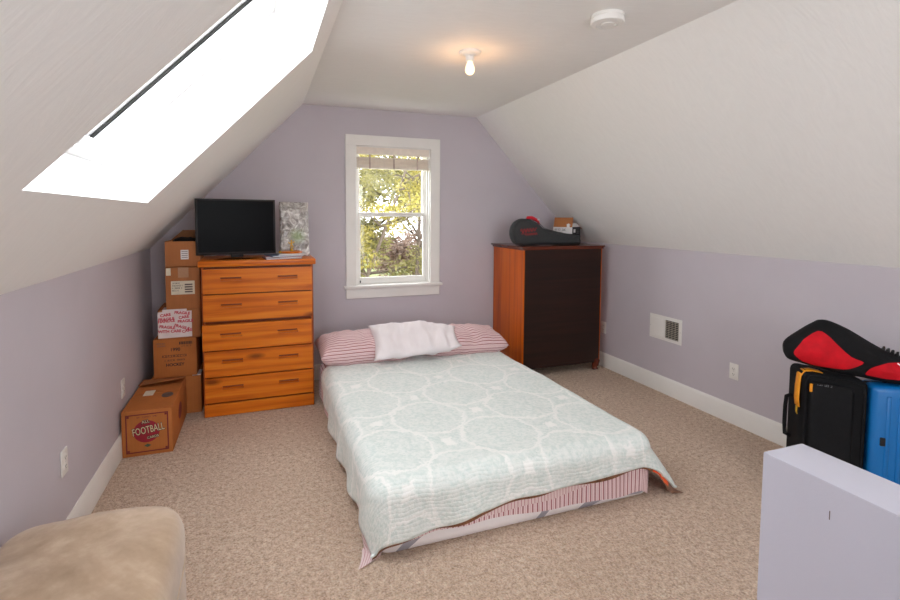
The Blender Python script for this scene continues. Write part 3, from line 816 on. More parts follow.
# open carton on top
t, w, d, h = carton('open topped cardboard box with a small white label, topmost of the stack', -.405, -.176, -.485, -.20, 1.1125, 1.300, 0, 'card', 'open')
lb = panel(t, 'white_label', 'white_paper', -.012, .040, .055, .125, d)
b = B()
for zz in (.068, .082, .096, .110): b.box(-.006, .034, -d-.0018, -d-.001, zz, zz+.004)
obj('label_print', b, M['ink_grey'], lb, smooth=0)
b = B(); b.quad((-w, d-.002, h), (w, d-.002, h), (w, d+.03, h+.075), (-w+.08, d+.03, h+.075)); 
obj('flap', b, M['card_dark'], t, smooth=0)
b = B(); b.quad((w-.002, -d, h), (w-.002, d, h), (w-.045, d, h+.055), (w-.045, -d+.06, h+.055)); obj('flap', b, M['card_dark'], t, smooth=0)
cl = tag(obj('crumpled_cloth', B().ell((0, 0, 0), .088, .125, .045, 24, 16), M['black_fabric'], smooth=180, loc=(-.290, -.345, 1.280)), 'dark crumpled cloth inside the topmost open box', 'cloth')
for v in cl.data.vertices: v.co += v.normal*.018*noise.noise(v.co*28)

# ------------------------------------------------------------------ dark chest seen from behind, right corner
CX0, CX1, CY0, CY1 = 2.478, 3.332, -.625, -.016
wc = thing('wooden_chest', 'tall dark wooden chest with orange side in the right corner', 'chest', (CX0, CY0, 0))
CW, CD = CX1-CX0, CY1-CY0
b = B(); b.box(.012, CW-.012, 0, .008, .115, 1.189, .001, 1); obj('back_board', b, M['walnut'], wc)
b = B(); b.box(0, .022, .003, CD, .105, 1.189, .003, 1); obj('side_panel', b, M['cherry'], wc)
b = B(); b.box(CW-.022, CW, .003, CD, .105, 1.189, .003, 1); obj('side_panel', b, M['cherry'], wc)
b = B(); b.box(.022, CW-.022, .010, CD-.02, .12, 1.185); obj('carcass', b, M['walnut'], wc)
b = B(); b.box(-.030, CW+.026, -.014, CD+.012, 1.205, 1.220, .006, 2); b.box(-.012, CW+.014, -.006, CD+.008, 1.187, 1.206, .005, 2); obj('top', b, M['mahogany'], wc)
b = B()
for z0, z1 in ((.15, .39), (.40, .64), (.65, .86), (.87, 1.05), (1.06, 1.175)): b.box(.03, CW-.03, CD-.02, CD-.002, z0, z1, .004, 1)
obj('front_panel', b, M['cherry'], wc)
for x, sx in ((.045, -1), (CW-.045, 1)):
    for y, sy in ((.045, -1), (CD-.045, 1)):
        dx, dy = (sx*.7, sy*.7)
        b = B()
        b.tube([(x, y, .125), (x+dx*.008, y+dy*.008, .105), (x+dx*.03, y+dy*.03, .085), (x+dx*.026, y+dy*.026, .060), (x+dx*.008, y+dy*.008, .036), (x+dx*.006, y+dy*.006, .022), (x+dx*.022, y+dy*.022, .021), (x+dx*.024, y+dy*.024, .0095)],
               [.044, .044, .040, .032, .022, .020, .026, .028], 16)
        obj('leg', b, M['mahogany'], wc)
b = B(); b.box(.04, CW-.04, .002, .014, .085, .118, .003, 1); obj('bottom_rail', b, M['walnut'], wc)

# inflated flat shapes (guitar case, gig bag): outline in local x,z, thickness along y
def pdist(p, poly):
    best = 9
    for a, c in zip(poly, poly[1:]+poly[:1]):
        ax, az = a; cx, cz = c; dx, dz = cx-ax, cz-az
        t_ = max(0, min(1, ((p[0]-ax)*dx+(p[1]-az)*dz)/max(1e-12, dx*dx+dz*dz)))
        best = min(best, math.hypot(p[0]-ax-t_*dx, p[1]-az-t_*dz))
    return best
def smooth_outline(pts, n=6):
    out = []; m = len(pts)
    for i in range(m):
        p0, p1, p2, p3 = [Vector(pts[(i+k-1) % m]) for k in range(4)]
        for k in range(n):
            t_ = k/n
            q = .5*((2*p1)+(p2-p0)*t_+(2*p0-5*p1+4*p2-p3)*t_*t_+(3*p1-p0-3*p2+p3)*t_**3)
            out.append((q.x, q.y))
    return out
def inflated(outline, spine, thick, R, front_only=False, off=0.0, body=None, wob=0.0):
    body = body or outline
    rings_s = [0, .06, .16, .3, .5, .75, 1.0] if not front_only else [0, .2, .5, 1.0]
    n = len(outline); b = B()
    def sp(p):
        a, c = Vector(spine[0]), Vector(spine[1]); q = Vector(p)
        t_ = max(0, min(1, (q-a).dot(c-a)/max(1e-9, (c-a).length_squared)))
        return a+(c-a)*t_
    def depth(x, z):
        e = min(1, pdist((x, z), body)/R)
        return thick*math.sqrt(max(0, 1-(1-e)**2))*(1+wob*noise.noise(Vector((x*9, z*9, 3))))
    for sgn in ((-1,) if front_only else (-1, 1)):
        prev = None
        for s in rings_s:
            ring = []
            for p in outline:
                q = Vector(p).lerp(sp(p), s)
                dd = depth(q.x, q.y) if (s > 0 or front_only) else 0
                ring.append(b.bm.verts.new((q.x, sgn*(dd+off), q.y)))
            if prev:
                for k in range(n):
                    b.bm.faces.new((prev[k], prev[(k+1) % n], ring[(k+1) % n], ring[k]))
            prev = ring
    if front_only:   # give the panel an edge
        first = b.bm.verts[:n] if False else None
    bmesh.ops.remove_doubles(b.bm, verts=b.bm.verts, dist=.0005)
    bmesh.ops.dissolve_degenerate(b.bm, dist=.0005, edges=b.bm.edges)
    bmesh.ops.recalc_face_normals(b.bm, faces=b.bm.faces)
    return b

# guitar case lying on its side on the chest
gc = thing('guitar_case', 'charcoal small guitar case with red lettering lying on the dark chest', 'guitar case', (2.400, -.510, 1.220))
gout = smooth_outline([(.0, .105), (.018, .180), (.075, .226), (.150, .230), (.228, .212), (.285, .180), (.325, .152), (.42, .128), (.56, .102), (.700, .090), (.712, .060), (.705, .012), (.56, .006), (.42, .008), (.30, .010), (.20, .003), (.10, .002), (.03, .028)], 5)
GS = lambda p: [(x*1.03, z*1.09) for x, z in p]
gout = GS(gout)
obj('case_body', inflated(gout, ((.11, .115), (.62, .052)), .055, .030), M['case_fabric'], gc, smooth=50)
gin = smooth_outline([(.022, .108), (.036, .172), (.082, .208), (.148, .212), (.206, .192), (.205, .030), (.10, .020), (.045, .042)], 4)
# piping round the front edge
b = B(); pp = [(x, -.046, z) for x, z in [(Vector(p).lerp(Vector((.2, .09)), .02).x, Vector(p).lerp(Vector((.2, .09)), .02).y) for p in gout]]
b.tube(pp+[pp[0]], .003, 6, False); obj('piping', b, M['plastic_black'], gc)
b = B()
pts = []
for k in range(60):
    q = k/59; pts.append((.075+.165*q, -.0565, .138+.018*q+.020*math.sin(q*34)*(1-.35*q)))
b.tube(pts, [.0055-.0015*abs(math.sin(k)) for k in range(60)], 6)
pts = [(.120+.13*k/39, -.0565, .104+.010*k/39+.008*math.sin(k*1.1)) for k in range(40)]
b.tube(pts, .0028, 6); b.box(.08, .24, -.0572, -.0545, .116, .1185, 0, 1, T(.16, 0, .117) @ RY(-.1) @ T(-.16, 0, -.117))
b.box(.08, .24, -.0572, -.0555, .116, .1185, 0, 1)
obj('logo', b, M['logo_red'], gc, smooth=0)
b = B(); b.tube([(.165, 0, .240), (.172, -.006, .262), (.215, -.010, .262), (.275, -.010, .236), (.300, 0, .200)], [.010, .014, .016, .014, .010], 10)
obj('handle', b, M['red_plastic'], gc)
b = B(); b.box(.268, .290, -.028, .004, .236, .252, .003, 1, None); obj('handle_tag', b, M['white_paper'], gc)

# opened printed carton behind the guitar case
oc = thing('open_carton', 'small opened white and black printed carton behind the guitar case', 'box', (3.125, -.430, 1.220), math.radians(-62))
cw2, cd2, ch2 = .21, .165, .17       # local: corner at origin, left face along -x, right face along +y
b = B()
b.box(-cw2, 0, 0, .003, 0, ch2); b.box(-.003, 0, .003, cd2, 0, ch2); b.box(-cw2, -cw2+.003, .003, cd2, 0, ch2); b.box(-cw2, 0, cd2-.003, cd2, 0, ch2); b.box(-cw2, 0, 0, cd2, 0, .003)
obj('body', b, M['card'], oc, smooth=0)
b = B(); b.box(-cw2, 0, -.0015, 0, .060, ch2-.002); fp = obj('white_print', b, M['white_paper'], oc, smooth=0)
b = B(); scrawl(b, -.19, -.07, .142, .018, -.0016, 31); obj('lettering', b, M['ink_black'], fp, smooth=0)
b = B(); scrawl(b, -.19, -.105, .112, .015, -.0016, 32); obj('lettering', b, M['ink_black'], fp, smooth=0)
b = B(); b.box(-cw2, 0, -.0016, 0, 0, .060); b.box(0, .0016, -.0016, cd2, 0, ch2); kp = obj('black_print', b, M['gloss_black'], oc, smooth=0)
b = B(); b.box(.0016, .0028, .02, .06, .115, .150); b.box(.0016, .0028, .03, .055, .080, .098); obj('printed_patch', b, M['white_paper'], kp, smooth=0)
b = B()
for k in range(6): b.box(.0016, .0024, .085, .140, .025+k*.020, .030+k*.020)
obj('small_print', b, M['grey_print'], kp, smooth=0)
b = B(); b.box(-cw2+.004, -.004, -.001, .002, 0, .095, 0, 1, T(0, .002, ch2) @ RX(math.radians(-12))); obj('flap', b, M['card'], oc, smooth=0)
b = B(); b.box(-.002, .001, .004, cd2-.004, 0, .060, 0, 1, T(0, 0, ch2) @ RY(math.radians(-52))); obj('flap', b, M['white_paper'], oc, smooth=0)
b = B(); b.box(-cw2+.004, -.004, -.002, .001, 0, .050, 0, 1, T(0, cd2, ch2) @ RX(math.radians(-112))); obj('flap', b, M['card'], oc, smooth=0)
b = B(); b.box(-.06, -.03, -.003, -.001, .165, .20); obj('tab', b, M['white_paper'], oc, smooth=0)

# ------------------------------------------------------------------ bed on the floor
BO = (.685, -2.495, 0); BR = 0.0
BW, BL = 1.55, 2.04
RC = .10
def nz2(a, c, s=1): return noise.noise(Vector((a*2.3, c*2.3, 4)))*.010*s+noise.noise(Vector((a*6, c*6, 9)))*.004*s
def drape(top, rm, aL, aR, bF, bH, flare, nu, nv, wav=1.0, floor=.006, bulge=.5, corner=None):
    """cloth point for sheet coordinates (a, b) laid over the mattress"""
    def f(u, v):
        v0 = v
        bf = bF(u); bh = bH(u)
        c = bf+(bh-bf)*v
        l, r_ = aL(c), aR(c)
        a = l+(r_-l)*u
        ia = min(max(a, RC), BW-RC); ic = max(c, RC)
        oa, oc_ = a-ia, c-ic
        dist = math.hypot(oa, oc_); d = dist-(RC-rm)
        zt = top+nz2(ia, ic, bulge)
        # mattress softens toward the foot end
        
        if d <= 0:
            return Vector((a, c, zt))
        n0, n1 = oa/dist, oc_/dist
        base_a, base_c = ia+n0*(RC-rm), ic+n1*(RC-rm)
        q = rm*PI/2
        if d < q:
            an = d/rm; out, drop = rm*math.sin(an), rm*(1-math.cos(an))
        else:
            L = d-q
            ph = flare(n0, n1, a, c)
            s_ = (a if abs(n1) > abs(n0) else c)
            rip = wav*L*.10*math.sin(s_*17+3*noise.noise(Vector((s_*2, 0, 1))))
            out = rm+L*math.sin(ph)+rip; drop = rm+L*math.cos(ph)
        z = zt-drop
        if z < floor:
            out += (floor-z)*.9; z = floor+.004*noise.noise(Vector((a*20, c*20, 0)))**2
        return Vector((base_a+n0*out, base_c+n1*out, z))
    def uvf(u, v):
        bf = bF(u); bh = bH(u); c = bf+(bh-bf)*v
        l, r_ = aL(c), aR(c)
        return (l+(r_-l)*u, c)
    b = B(); b.grid(nu, nv, f, uvf); return b
MH = .285
# mattress
b = B(); mo = []
for cx_, cy_, a0 in ((BW-RC, BL-RC, 0), (RC, BL-RC, 90), (RC, RC, 180), (BW-RC, RC, 270)):
    for k in range(9):
        q = math.radians(a0+k*90/8); mo.append((cx_+(RC-.004)*math.cos(q), cy_+(RC-.004)*math.sin(q)))
rings = []
for ins, zz in ((.03, 0), (.008, .012), (0, .04), (0, MH-.045), (.006, MH-.025), (.02, MH-.008), (.045, MH)):
    ring = []
    for x, y in mo:
        dx = 1 if x > BW/2 else -1; dy = 1 if y > BL/2 else -1
        ccx = BW-RC if dx > 0 else RC; ccy = BL-RC if dy > 0 else RC
        k = (RC-.004-ins)/(RC-.004); ring.append(b.bm.verts.new((ccx+(x-ccx)*k, ccy+(y-ccy)*k, zz)))
    if rings:
        for k in range(len(mo)): b.bm.faces.new((rings[-1][k], rings[-1][(k+1) % len(mo)], ring[(k+1) % len(mo)], ring[k]))
    rings.append(ring)
b.bm.faces.new(rings[0][::-1]); b.bm.faces.new(rings[-1])
mt = tag(obj('mattress', b, M['mattress'], smooth=60, loc=BO, rotz=BR), 'white mattress with grey woven bands lying on the carpet', 'mattress')
def lerp_tab(tab):
    def f(x):
        if x <= tab[0][0]: return tab[0][1]
        for (x0, y0), (x1, y1) in zip(tab, tab[1:]):
            if x <= x1:
                t_ = (x-x0)/(x1-x0); t_ = t_*t_*(3-2*t_); return y0+(y1-y0)*t_
        return tab[-1][1]
    return f
no_flare = lambda n0, n1, a, c: 0.02
hem = lerp_tab([(0, -.10), (.12, -.195), (.35, -.195), (.62, -.220), (.80, -.235), (.9, -.23), (1.0, -.10)])
b = drape(MH+.006, .052, lambda c: -.225, lambda c: BW+.225, lambda u: hem(u)+.006*noise.noise(Vector((u*14, 0, 0))), lambda u: BL-.02, no_flare, 150, 120, .25)
fs = tag(obj('fitted_sheet', b, M['ticking'], smooth=180, loc=BO, rotz=BR), 'red striped fitted sheet stretched over the floor mattress', 'sheet')
hem2 = lerp_tab([(0, -.20), (.1, -.19), (.2, -.205), (.4, -.185), (.6, -.165), (.75, -.13), (.9, -.08), (1, -.05)])
b = drape(MH+.013, .060, lambda c: -.21-.07*max(0, min(1, (.25-c)/.2)), lambda c: BW+.12, lambda u: hem2(u)+.010*noise.noise(Vector((u*11, 5, 0))), lambda u: 1.86, lambda n0, n1, a, c: (.06 if n0 < 0 else .04), 140, 110, .35)
ts = tag(obj('top_sheet', b, M['ticking_pale'], smooth=180, loc=BO, rotz=BR), 'pale striped flat sheet hanging over the foot of the bed', 'sheet')
def qflare(n0, n1, a, c):
    f = .10*n1*n1
    if n0 > 0: f += n0*n0*(.62-.45*max(0, min(1, (c-.05)/.9)))
    else: f += n0*n0*.05
    return f+ (.30*4*n0*n0*n1*n1*.5 if n1 < 0 and n0 > 0 else .10*4*n0*n0*n1*n1 if n1 < 0 else 0)
qL = lerp_tab([(-.3, -.19), (.1, -.21), (.5, -.225), (1.2, -.22), (1.9, -.10)])
qR = lerp_tab([(-.3, BW+.30), (.1, BW+.29), (.5, BW+.22), (1.2, BW+.17), (1.9, BW+.13)])
qF = lerp_tab([(0, -.17), (.13, -.205), (.255, -.188), (.355, -.157), (.46, -.136), (.57, -.128), (.82, -.113), (.885, -.108), (1, -.085)])
qH = lerp_tab([(0, 1.80), (.25, 1.84), (.5, 1.88), (.62, 1.88), (.7, 1.79), (.9, 1.80), (1, 1.76)])
b = drape(MH+.021, .068, lambda c: qL(c)+.012, lambda c: qR(c)-.012, lambda u: qF(u)-.005+.018*noise.noise(Vector((u*8, 2, 0)))-.06*max(0, min(1, (u-.885)/.06)), lambda u: qH(u)+.014*(1 if .62 < u < .98 else -1.5), qflare, 130, 120, .8, .010)
bk = tag(obj('blanket', b, M['blanket'], smooth=180, loc=BO, rotz=BR), 'brown and orange blanket peeking out beneath the aqua quilt', 'blanket')
b = drape(MH+.034, .080, qL, qR, qF, qH, qflare, 150, 150, .8, .016, 1.0)
ql = tag(obj('quilt', b, M['quilt'], smooth=180, loc=BO, rotz=BR), 'pale aqua and white medallion quilt spread over the bed', 'quilt')
sm = ql.modifiers.new('thickness', 'SOLIDIFY'); sm.thickness = .011; sm.offset = 1
def pillow(name, label, mat, half, loc, rot, seed, wrinkle=.012, squash=1.0, corner=.07, taper=0.0):
    hw_, hd_, ht_ = half
    b = B()
    for s in (1, -1):
        def f(u, v, s=s):
            x, y = 2*u-1, 2*v-1
            kx = 1-corner*(abs(y)**3)*.5+corner*.35*(abs(x*y)**4); ky = 1-corner*(abs(x)**3)*.6+corner*.5*(abs(x*y)**4)
            e = max(0, (1-abs(x)**5))*max(0, (1-abs(y)**2.8))
            z = s*ht_*e**.48
            px, py = x*hw_*ky, y*hd_*kx*(1-taper*max(0, x)**1.5)-taper*.25*hd_*max(0, x)
            wv = wrinkle*noise.noise(Vector((px*9+seed, py*5, s)))+wrinkle*.7*noise.noise(Vector((px*20+seed, py*9, s*3)))
            z += wv*min(1, e*3)
            if s < 0: z *= squash
            return Vector((px, py, z))
        def uvp(u, v):
            x, y = 2*u-1, 2*v-1
            e = max(0, (1-abs(x)**5))*max(0, (1-abs(y)**2.8))
            return (x*hw_, math.copysign(abs(y)*hd_+ht_*(1-e**.48), y))
        b.grid(44, 30, f, uvp)
    bmesh.ops.remove_doubles(b.bm, verts=b.bm.verts, dist=.0003)
    bmesh.ops.recalc_face_normals(b.bm, faces=b.bm.faces)
    b.bm.transform(Matrix.Rotation(rot[0], 4, 'Z') @ Matrix.Rotation(rot[1], 4, 'X') @ Matrix.Rotation(rot[2], 4, 'Y'))
    o = obj(name, b, mat, smooth=180)
    m = Matrix.Translation(Vector(BO)) @ RZ(BR) @ Matrix.Translation(Vector(loc))
    o.location = m.translation; o.rotation_euler = (0, 0, BR)
    return tag(o, label, 'pillow', 'pillows on the bed')
pillow('pillow', 'red striped pillow at the left of the bed head beside the pine chest', M['ticking_pillow'], (.405, .225, .128), (.375, 1.935, .420), (.02, .05, .0), 1.3, .014, .95)
pillow('pillow', 'red striped pillow at the right of the bed head beside the dark chest', M['ticking_pillow'], (.40, .225, .120), (1.180, 1.935, .405), (-.03, .05, .03), 4.7, .022, .95)
pillow('pillow', 'small white rumpled pillow lying on the two striped pillows', M['white_cotton'], (.375, .185, .060), (.74, 1.77, .497), (-.03, .62, -.03), 8.1, .034, 1.0, .14, .42)

# ------------------------------------------------------------------ ottoman
ot = thing('ottoman', 'rounded beige microsuede ottoman by the left wall', 'ottoman', (-.300, -2.865, 0))
def superbox(hx, hy, z0, z1, ex, ey, n=40, m=22, crown=.02):
    b = B()
    def f(u, v):
        th = 2*PI*u; ph = -PI/2+PI*v
        c, s = math.cos(th), math.sin(th); cp, sp_ = math.cos(ph), math.sin(ph)
        sg = lambda w, e: math.copysign(abs(w)**e, w)
        x, y, z = hx*sg(c, ex)*sg(cp, ey), hy*sg(s, ex)*sg(cp, ey), sg(sp_, ey)
        zz = (z0+z1)/2+z*(z1-z0)/2
        return Vector((x, y, zz))
    b.grid(n, m, f); bmesh.ops.remove_doubles(b.bm, verts=b.bm.verts, dist=.0005); bmesh.ops.recalc_face_normals(b.bm, faces=b.bm.faces)
    return b
b = superbox(.283, .39, .035, .462, .40, .34, 72, 40)
for v in b.bm.verts:
    if v.co.z > .25:
        v.co.z += .010*noise.noise(v.co*5)+.006*math.sin(v.co.y*16+6*noise.noise(v.co*3))*max(0, 1-abs(v.co.x)/.2)
    v.co.x += .006*noise.noise(v.co*7)
obj('cushion', b, M['suede'], ot, smooth=180)
b = B(); pts = []
for k in range(73):
    th = 2*PI*k/72; c, s = math.cos(th), math.sin(th); sg = lambda w, e: math.copysign(abs(w)**e, w)
    pts.append((.2815*sg(c, .40), .388*sg(s, .40), .285))
b.tube(pts, .0045, 8, False); obj('seam_piping', b, M['suede_seam'], ot)
for sx in (-1, 1):
    for sy in (-1, 1):
        b = B(); b.lathe([(0, 0), (.020, 0), (.026, .05), (0, .05)], (sx*.21, sy*.31, 0), 16); obj('foot', b, M['walnut'], ot)

# ------------------------------------------------------------------ luggage
LD = Vector((.82, -.57, 0)).normalized(); LB = Vector((-LD.y, LD.x, 0)); LR = math.atan2(LD.y, LD.x)
A0 = Vector((2.90, -2.80, 0))
s1 = thing('suitcase', 'black soft suitcase with orange strap standing against the right wall', 'suitcase', A0, LR)
def slant(b, k=.13):
    for v in b.bm.verts:
        if v.co.z > .4: v.co.z -= k*max(0, v.co.x)*(v.co.z-.4)/.3
    return b
b = B(); b.box(0, .296, .012, .205, .03, .698, .035, 4); obj('body', slant(b), M['black_fabric'], s1, smooth=50)
b = B(); b.box(.025, .225, -.006, .03, .06, .655, .018, 3); obj('front_pocket', slant(b), M['black_fabric'], s1, smooth=50)
b = B()
pts = [(.012, .012, .05), (.012, .012, .645), (.022, .012, .674), (.05, .012, .686), (.24, .012, .684), (.264, .012, .674), (.271, .012, .645), (.271, .012, .05)]
b.tube(pts, .006, 8); obj('zipper_piping', slant(b), M['black_fabric'], s1)
b = B(); b.tube([(.03, -.004, .622), (.036, -.006, .644), (.10, -.006, .651), (.205, -.006, .648), (.221, -.004, .624), (.221, -.004, .10)], .0035, 6); obj('pocket_zipper', slant(b), M['black_fabric'], s1)
# orange strap over the left end
b = B()
def strap(pts, w):
    b = B()
    up = [Vector(p) for p in pts]
    for i in range(len(up)-1):
        a, c = up[i], up[i+1]
        wd = Vector(w)
        b.quad(a-wd, a+wd, c+wd, c-wd)
    bmesh.ops.remove_doubles(b.bm, verts=b.bm.verts, dist=.0002)
    return b
sb = strap([(.095, .06, .701), (.05, .06, .703), (.014, .06, .693), (-.004, .06, .665), (-.010, .058, .60), (-.014, .052, .54), (-.012, .046, .50)], (.0, .026, 0))
so = obj('orange_strap', slant(sb), M['orange'], s1, smooth=180); md = so.modifiers.new('t', 'SOLIDIFY'); md.thickness = .004
b = B(); b.tube([(-.012, .046, .50), (-.014, .042, .47), (-.010, .040, .455)], [.006, .005, .003], 8); obj('strap_end', b, M['gold'], s1)
b = B(); b.box(.020, .034, -.012, -.006, .598, .642, .003, 1); obj('zipper_pull', slant(b), M['orange'], s1)
b = B(); scrawl(b, .055, .150, .632, .010, -.0062, 41, -.12); obj('lettering', b, M['grey_print'], s1, smooth=0)
b = B(); b.tube([(-.004, .13, .30), (-.028, .13, .31), (-.032, .13, .37), (-.032, .13, .46), (-.028, .13, .52), (-.004, .13, .53)], .010, 10); obj('side_handle', b, M['black_fabric'], s1)
for x in (.04, .26):
    for y in (.05, .17):
        b = B(); b.cyl((x-.012, y, .02), (x+.012, y, .02), .02, n=18); obj('wheel', b, M['plastic_black'], s1)
s2 = thing('suitcase', 'bright blue hard shell suitcase beside the black one, at the right edge', 'suitcase', A0+LD*.301, LR)
b = B(); b.box(0, .250, 0, .140, .035, .648, .028, 4)
obj('shell', b, M['blue'], s2, smooth=50)
b = B()
for k in range(4):
    x = .07+k*.05; b.box(x-.010, x+.010, -.004, .01, .09, .60, .004, 2)
obj('rib', b, M['blue'], s2, smooth=50)
b = B(); b.box(.040, .062, -.008, .004, .345, .388, .003, 1); obj('latch', b, M['plastic_black'], s2)
b = B(); b.box(-.003, .253, .080, .086, .03, .651, .003, 1); obj('zip_band', b, M['plastic_black'], s2)
b = B(); b.tube([(.09, .08, .645), (.09, .08, .655), (.175, .08, .655), (.175, .08, .645)], .006, 8); obj('carry_handle', b, M['plastic_black'], s2)
for x in (.035, .23):
    for y in (.035, .105):
        b = B(); b.cyl((x-.010, y, .02), (x+.010, y, .02), .02, n=18); obj('wheel', b, M['plastic_black'], s2)
# red and black gig bag lying over both
gb = thing('gig_bag', 'red and black soft bag lying across the top of the suitcases', 'bag', A0+LB*.08, LR)
bout = [(-.070, .785), (-.062, .836), (.0, .893), (.070, .945), (.102, .961), (.148, .950), (.225, .913), (.315, .856), (.390, .814), (.447, .793), (.485, .75), (.485, .68), (.455, .650), (.369, .656), (.281, .669), (.147, .688), (.008, .722), (-.053, .742)]
bo = smooth_outline(bout, 4)
BAG = inflated(bo, ((.07, .82), (.41, .72)), .095, .085, wob=.12)
bgo = obj('bag_body', BAG, M['black_fabric'], gb, smooth=60)
pan1 = smooth_outline([(-.027, .778), (.04, .832), (.106, .884), (.140, .868), (.176, .830), (.241, .768), (.298, .742), (.255, .710), (.213, .697), (.13, .700), (.075, .708), (-.018, .745)], 3)
pan1 = [((x-.052 if x > .045 else -.007+(x-.045)*.55), z+.028) for x, z in pan1]
b = inflated(pan1, ((.02, .813), (.15, .773)), .095, .085, True, .004, bo, .12); obj('red_panel', b, M['red_fabric'], gb, smooth=60)
pan2 = smooth_outline([(.318, .685), (.332, .722), (.385, .748), (.44, .754), (.466, .73), (.468, .690), (.43, .668), (.36, .674)], 3)
pan2 = [(x-.055+(.03 if x > .42 else 0), z+.022) for x, z in pan2]
b = inflated(pan2, ((.32, .73), (.39, .73)), .095, .085, True, .004, bo, .12); obj('red_panel', b, M['red_fabric'], gb, smooth=60)
def bdep(x, z): 
    e = min(1, pdist((x, z), bo)/.085); return .095*math.sqrt(max(0, 1-(1-e)**2))*(1+.12*noise.noise(Vector((x*9, z*9, 3))))
def onbag(pts, r, n=8):
    b = B(); b.tube([(x, -bdep(x, z)-.003, z) for x, z in pts], r, n); return b
for k in range(5):
    x = .365+k*.020; z = .822-k*.008
    b = B(); b.tube([(x, -.02, z-.02), (x-.003, -.03, z+.004), (x+.003, -.018, z+.016), (x+.009, .0, z+.010), (x+.008, .01, z-.014)], .0052, 8); obj('coil_loop', b, M['plastic_black'], gb)
b = onbag([(.395, .772), (.403, .766), (.410, .756)], .004); obj('zipper_pull', b, M['metal'], gb)

# ------------------------------------------------------------------ outside: garden and trees
b = B(); b.box(-60, 60, 3, 90, -5.3, -5.2)
gr = struct(obj('ground', b, M['lawn'], smooth=0))
def leaf_cloud(b, c, r, n, size, rng):
    bm = b.bm
    for _ in range(n):
        while True:
            p = Vector((rng.uniform(-1, 1), rng.uniform(-1, 1), rng.uniform(-1, 1)))
            if p.length <= 1: break
        p = Vector((c[0]+p.x*r[0], c[1]+p.y*r[1], c[2]+p.z*r[2]))
        t = Vector((rng.gauss(0, 1), rng.gauss(0, 1), rng.gauss(0, .6))).normalized()
        q = t.cross(Vector((rng.gauss(0, 1), rng.gauss(0, 1), rng.gauss(0, 1)))).normalized()
        s = size*rng.uniform(.6, 1.3)
        vs = [bm.verts.new(p+v) for v in (-t*s, q*s*.45, t*s, -q*s*.45)]
        bm.faces.new(vs)
def tree(label, x, y, z0, trunk, seed, leafmat, n_leaf, size, spread, ncl, zr, group='trees outside the window', extra=(), r0=.16, cr=(.35, .35, .22)):
    rng = random.Random(seed)
    t = thing('oak_tree', label, 'tree', (x, y, z0), 0, group)
    bt = B(); ends = []
    pts = [Vector(p) for p in trunk]
    bt.tube(pts, [r0*(1-.75*i/(len(pts)-1)) for i in range(len(pts))], 10)
    bb = B()
    def grow(p, d, L, r, depth):
        q = [p]
        for k in range(4):
            d = (d+Vector((rng.gauss(0, .22), rng.gauss(0, .22), rng.gauss(.02, .18)))).normalized()
            q.append(q[-1]+d*L/4)
        bb.tube(q, [r, r*.9, r*.78, r*.66, r*.5], 7)
        ends.append(q[-1]); ends.append(q[3])
        if depth > 0:
            for k in (2, 3, 4):
                if rng.random() < .85:
                    dd = (d+Vector((rng.gauss(0, .7), rng.gauss(0, .7), rng.gauss(.1, .45)))).normalized()
                    grow(q[k], dd, L*rng.uniform(.5, .75), r*.55, depth-1)
    for i in range(2, len(pts)):
        for k in range(3):
            a = rng.uniform(0, 2*PI)
            d = Vector((math.cos(a), math.sin(a)*.8, rng.uniform(-.05, .6))).normalized()
            grow(pts[i], d, spread*rng.uniform(.6, 1.1), r0*.34, 2)
    obj('trunk', bt, M['bark'], t, smooth=60); obj('branches', bb, M['bark'], t, smooth=60)
    bl = B()
    cs = [e for e in ends if zr[0] < e.z < zr[1]]
    rng.shuffle(cs); cs = cs[:ncl]
    for c in cs:
        k = rng.uniform(.6, 1.4)
        leaf_cloud(bl, c, (cr[0]*k, cr[1]*k, cr[2]*k), int(n_leaf*k), size, rng)
    obj('foliage', bl, M[leafmat], t, smooth=0)
    return t
G0 = -5.2
tree('yellow flowering oak tree nearest the window with thin leaning branches', 2.2, 6.6, G0, [(-.4, .5, 0), (-.3, .3, 2), (0, .2, 4), (.35, 0, 5.3), (.75, -.1, 6.4), (1.1, -.1, 7.3), (1.4, 0, 8.2), (1.5, .1, 9.2)], 11, 'leaf_yellow', 85, .042, 1.4, 560, (4.2, 9.5), r0=.06, cr=(.27, .27, .15))
tree('dark trunked olive tree to the right outside the window', 4.05, 7.6, G0, [(0, 0, 0), (.05, 0, 2.5), (0, .1, 4.5), (.05, 0, 6), (.1, 0, 7.5), (0, 0, 9)], 23, 'leaf_olive', 60, .05, 1.5, 200, (3, 10), r0=.08, cr=(.30, .30, .18))
tree('olive green tree further off behind the yellow oak', 3.4, 13, G0, [(0, 0, 0), (.2, 0, 2.5), (.1, .1, 4.5), (-.1, 0, 6), (.1, 0, 7.5), (0, 0, 9)], 31, 'leaf_olive', 90, .10, 2.8, 300, (2, 9), r0=.2, cr=(.7, .7, .45))
tree('pinkish distant tree low behind the right trunk', 6.6, 15, G0, [(0, 0, 0), (.2, 0, 1.6), (.1, .1, 3), (-.1, 0, 4.2), (0, 0, 5)], 47, 'leaf_pink', 70, .10, 1.8, 170, (1, 6), r0=.2, cr=(.6, .6, .4))
tree('broad yellow green tree at the left behind the near oak', .6, 11, G0, [(0, 0, 0), (.2, 0, 2.5), (.1, .1, 4.5), (-.1, 0, 6), (.1, 0, 7.5), (.2, 0, 8.5)], 53, 'leaf_yellow', 90, .085, 2.4, 260, (1, 9), r0=.18, cr=(.55, .55, .32))

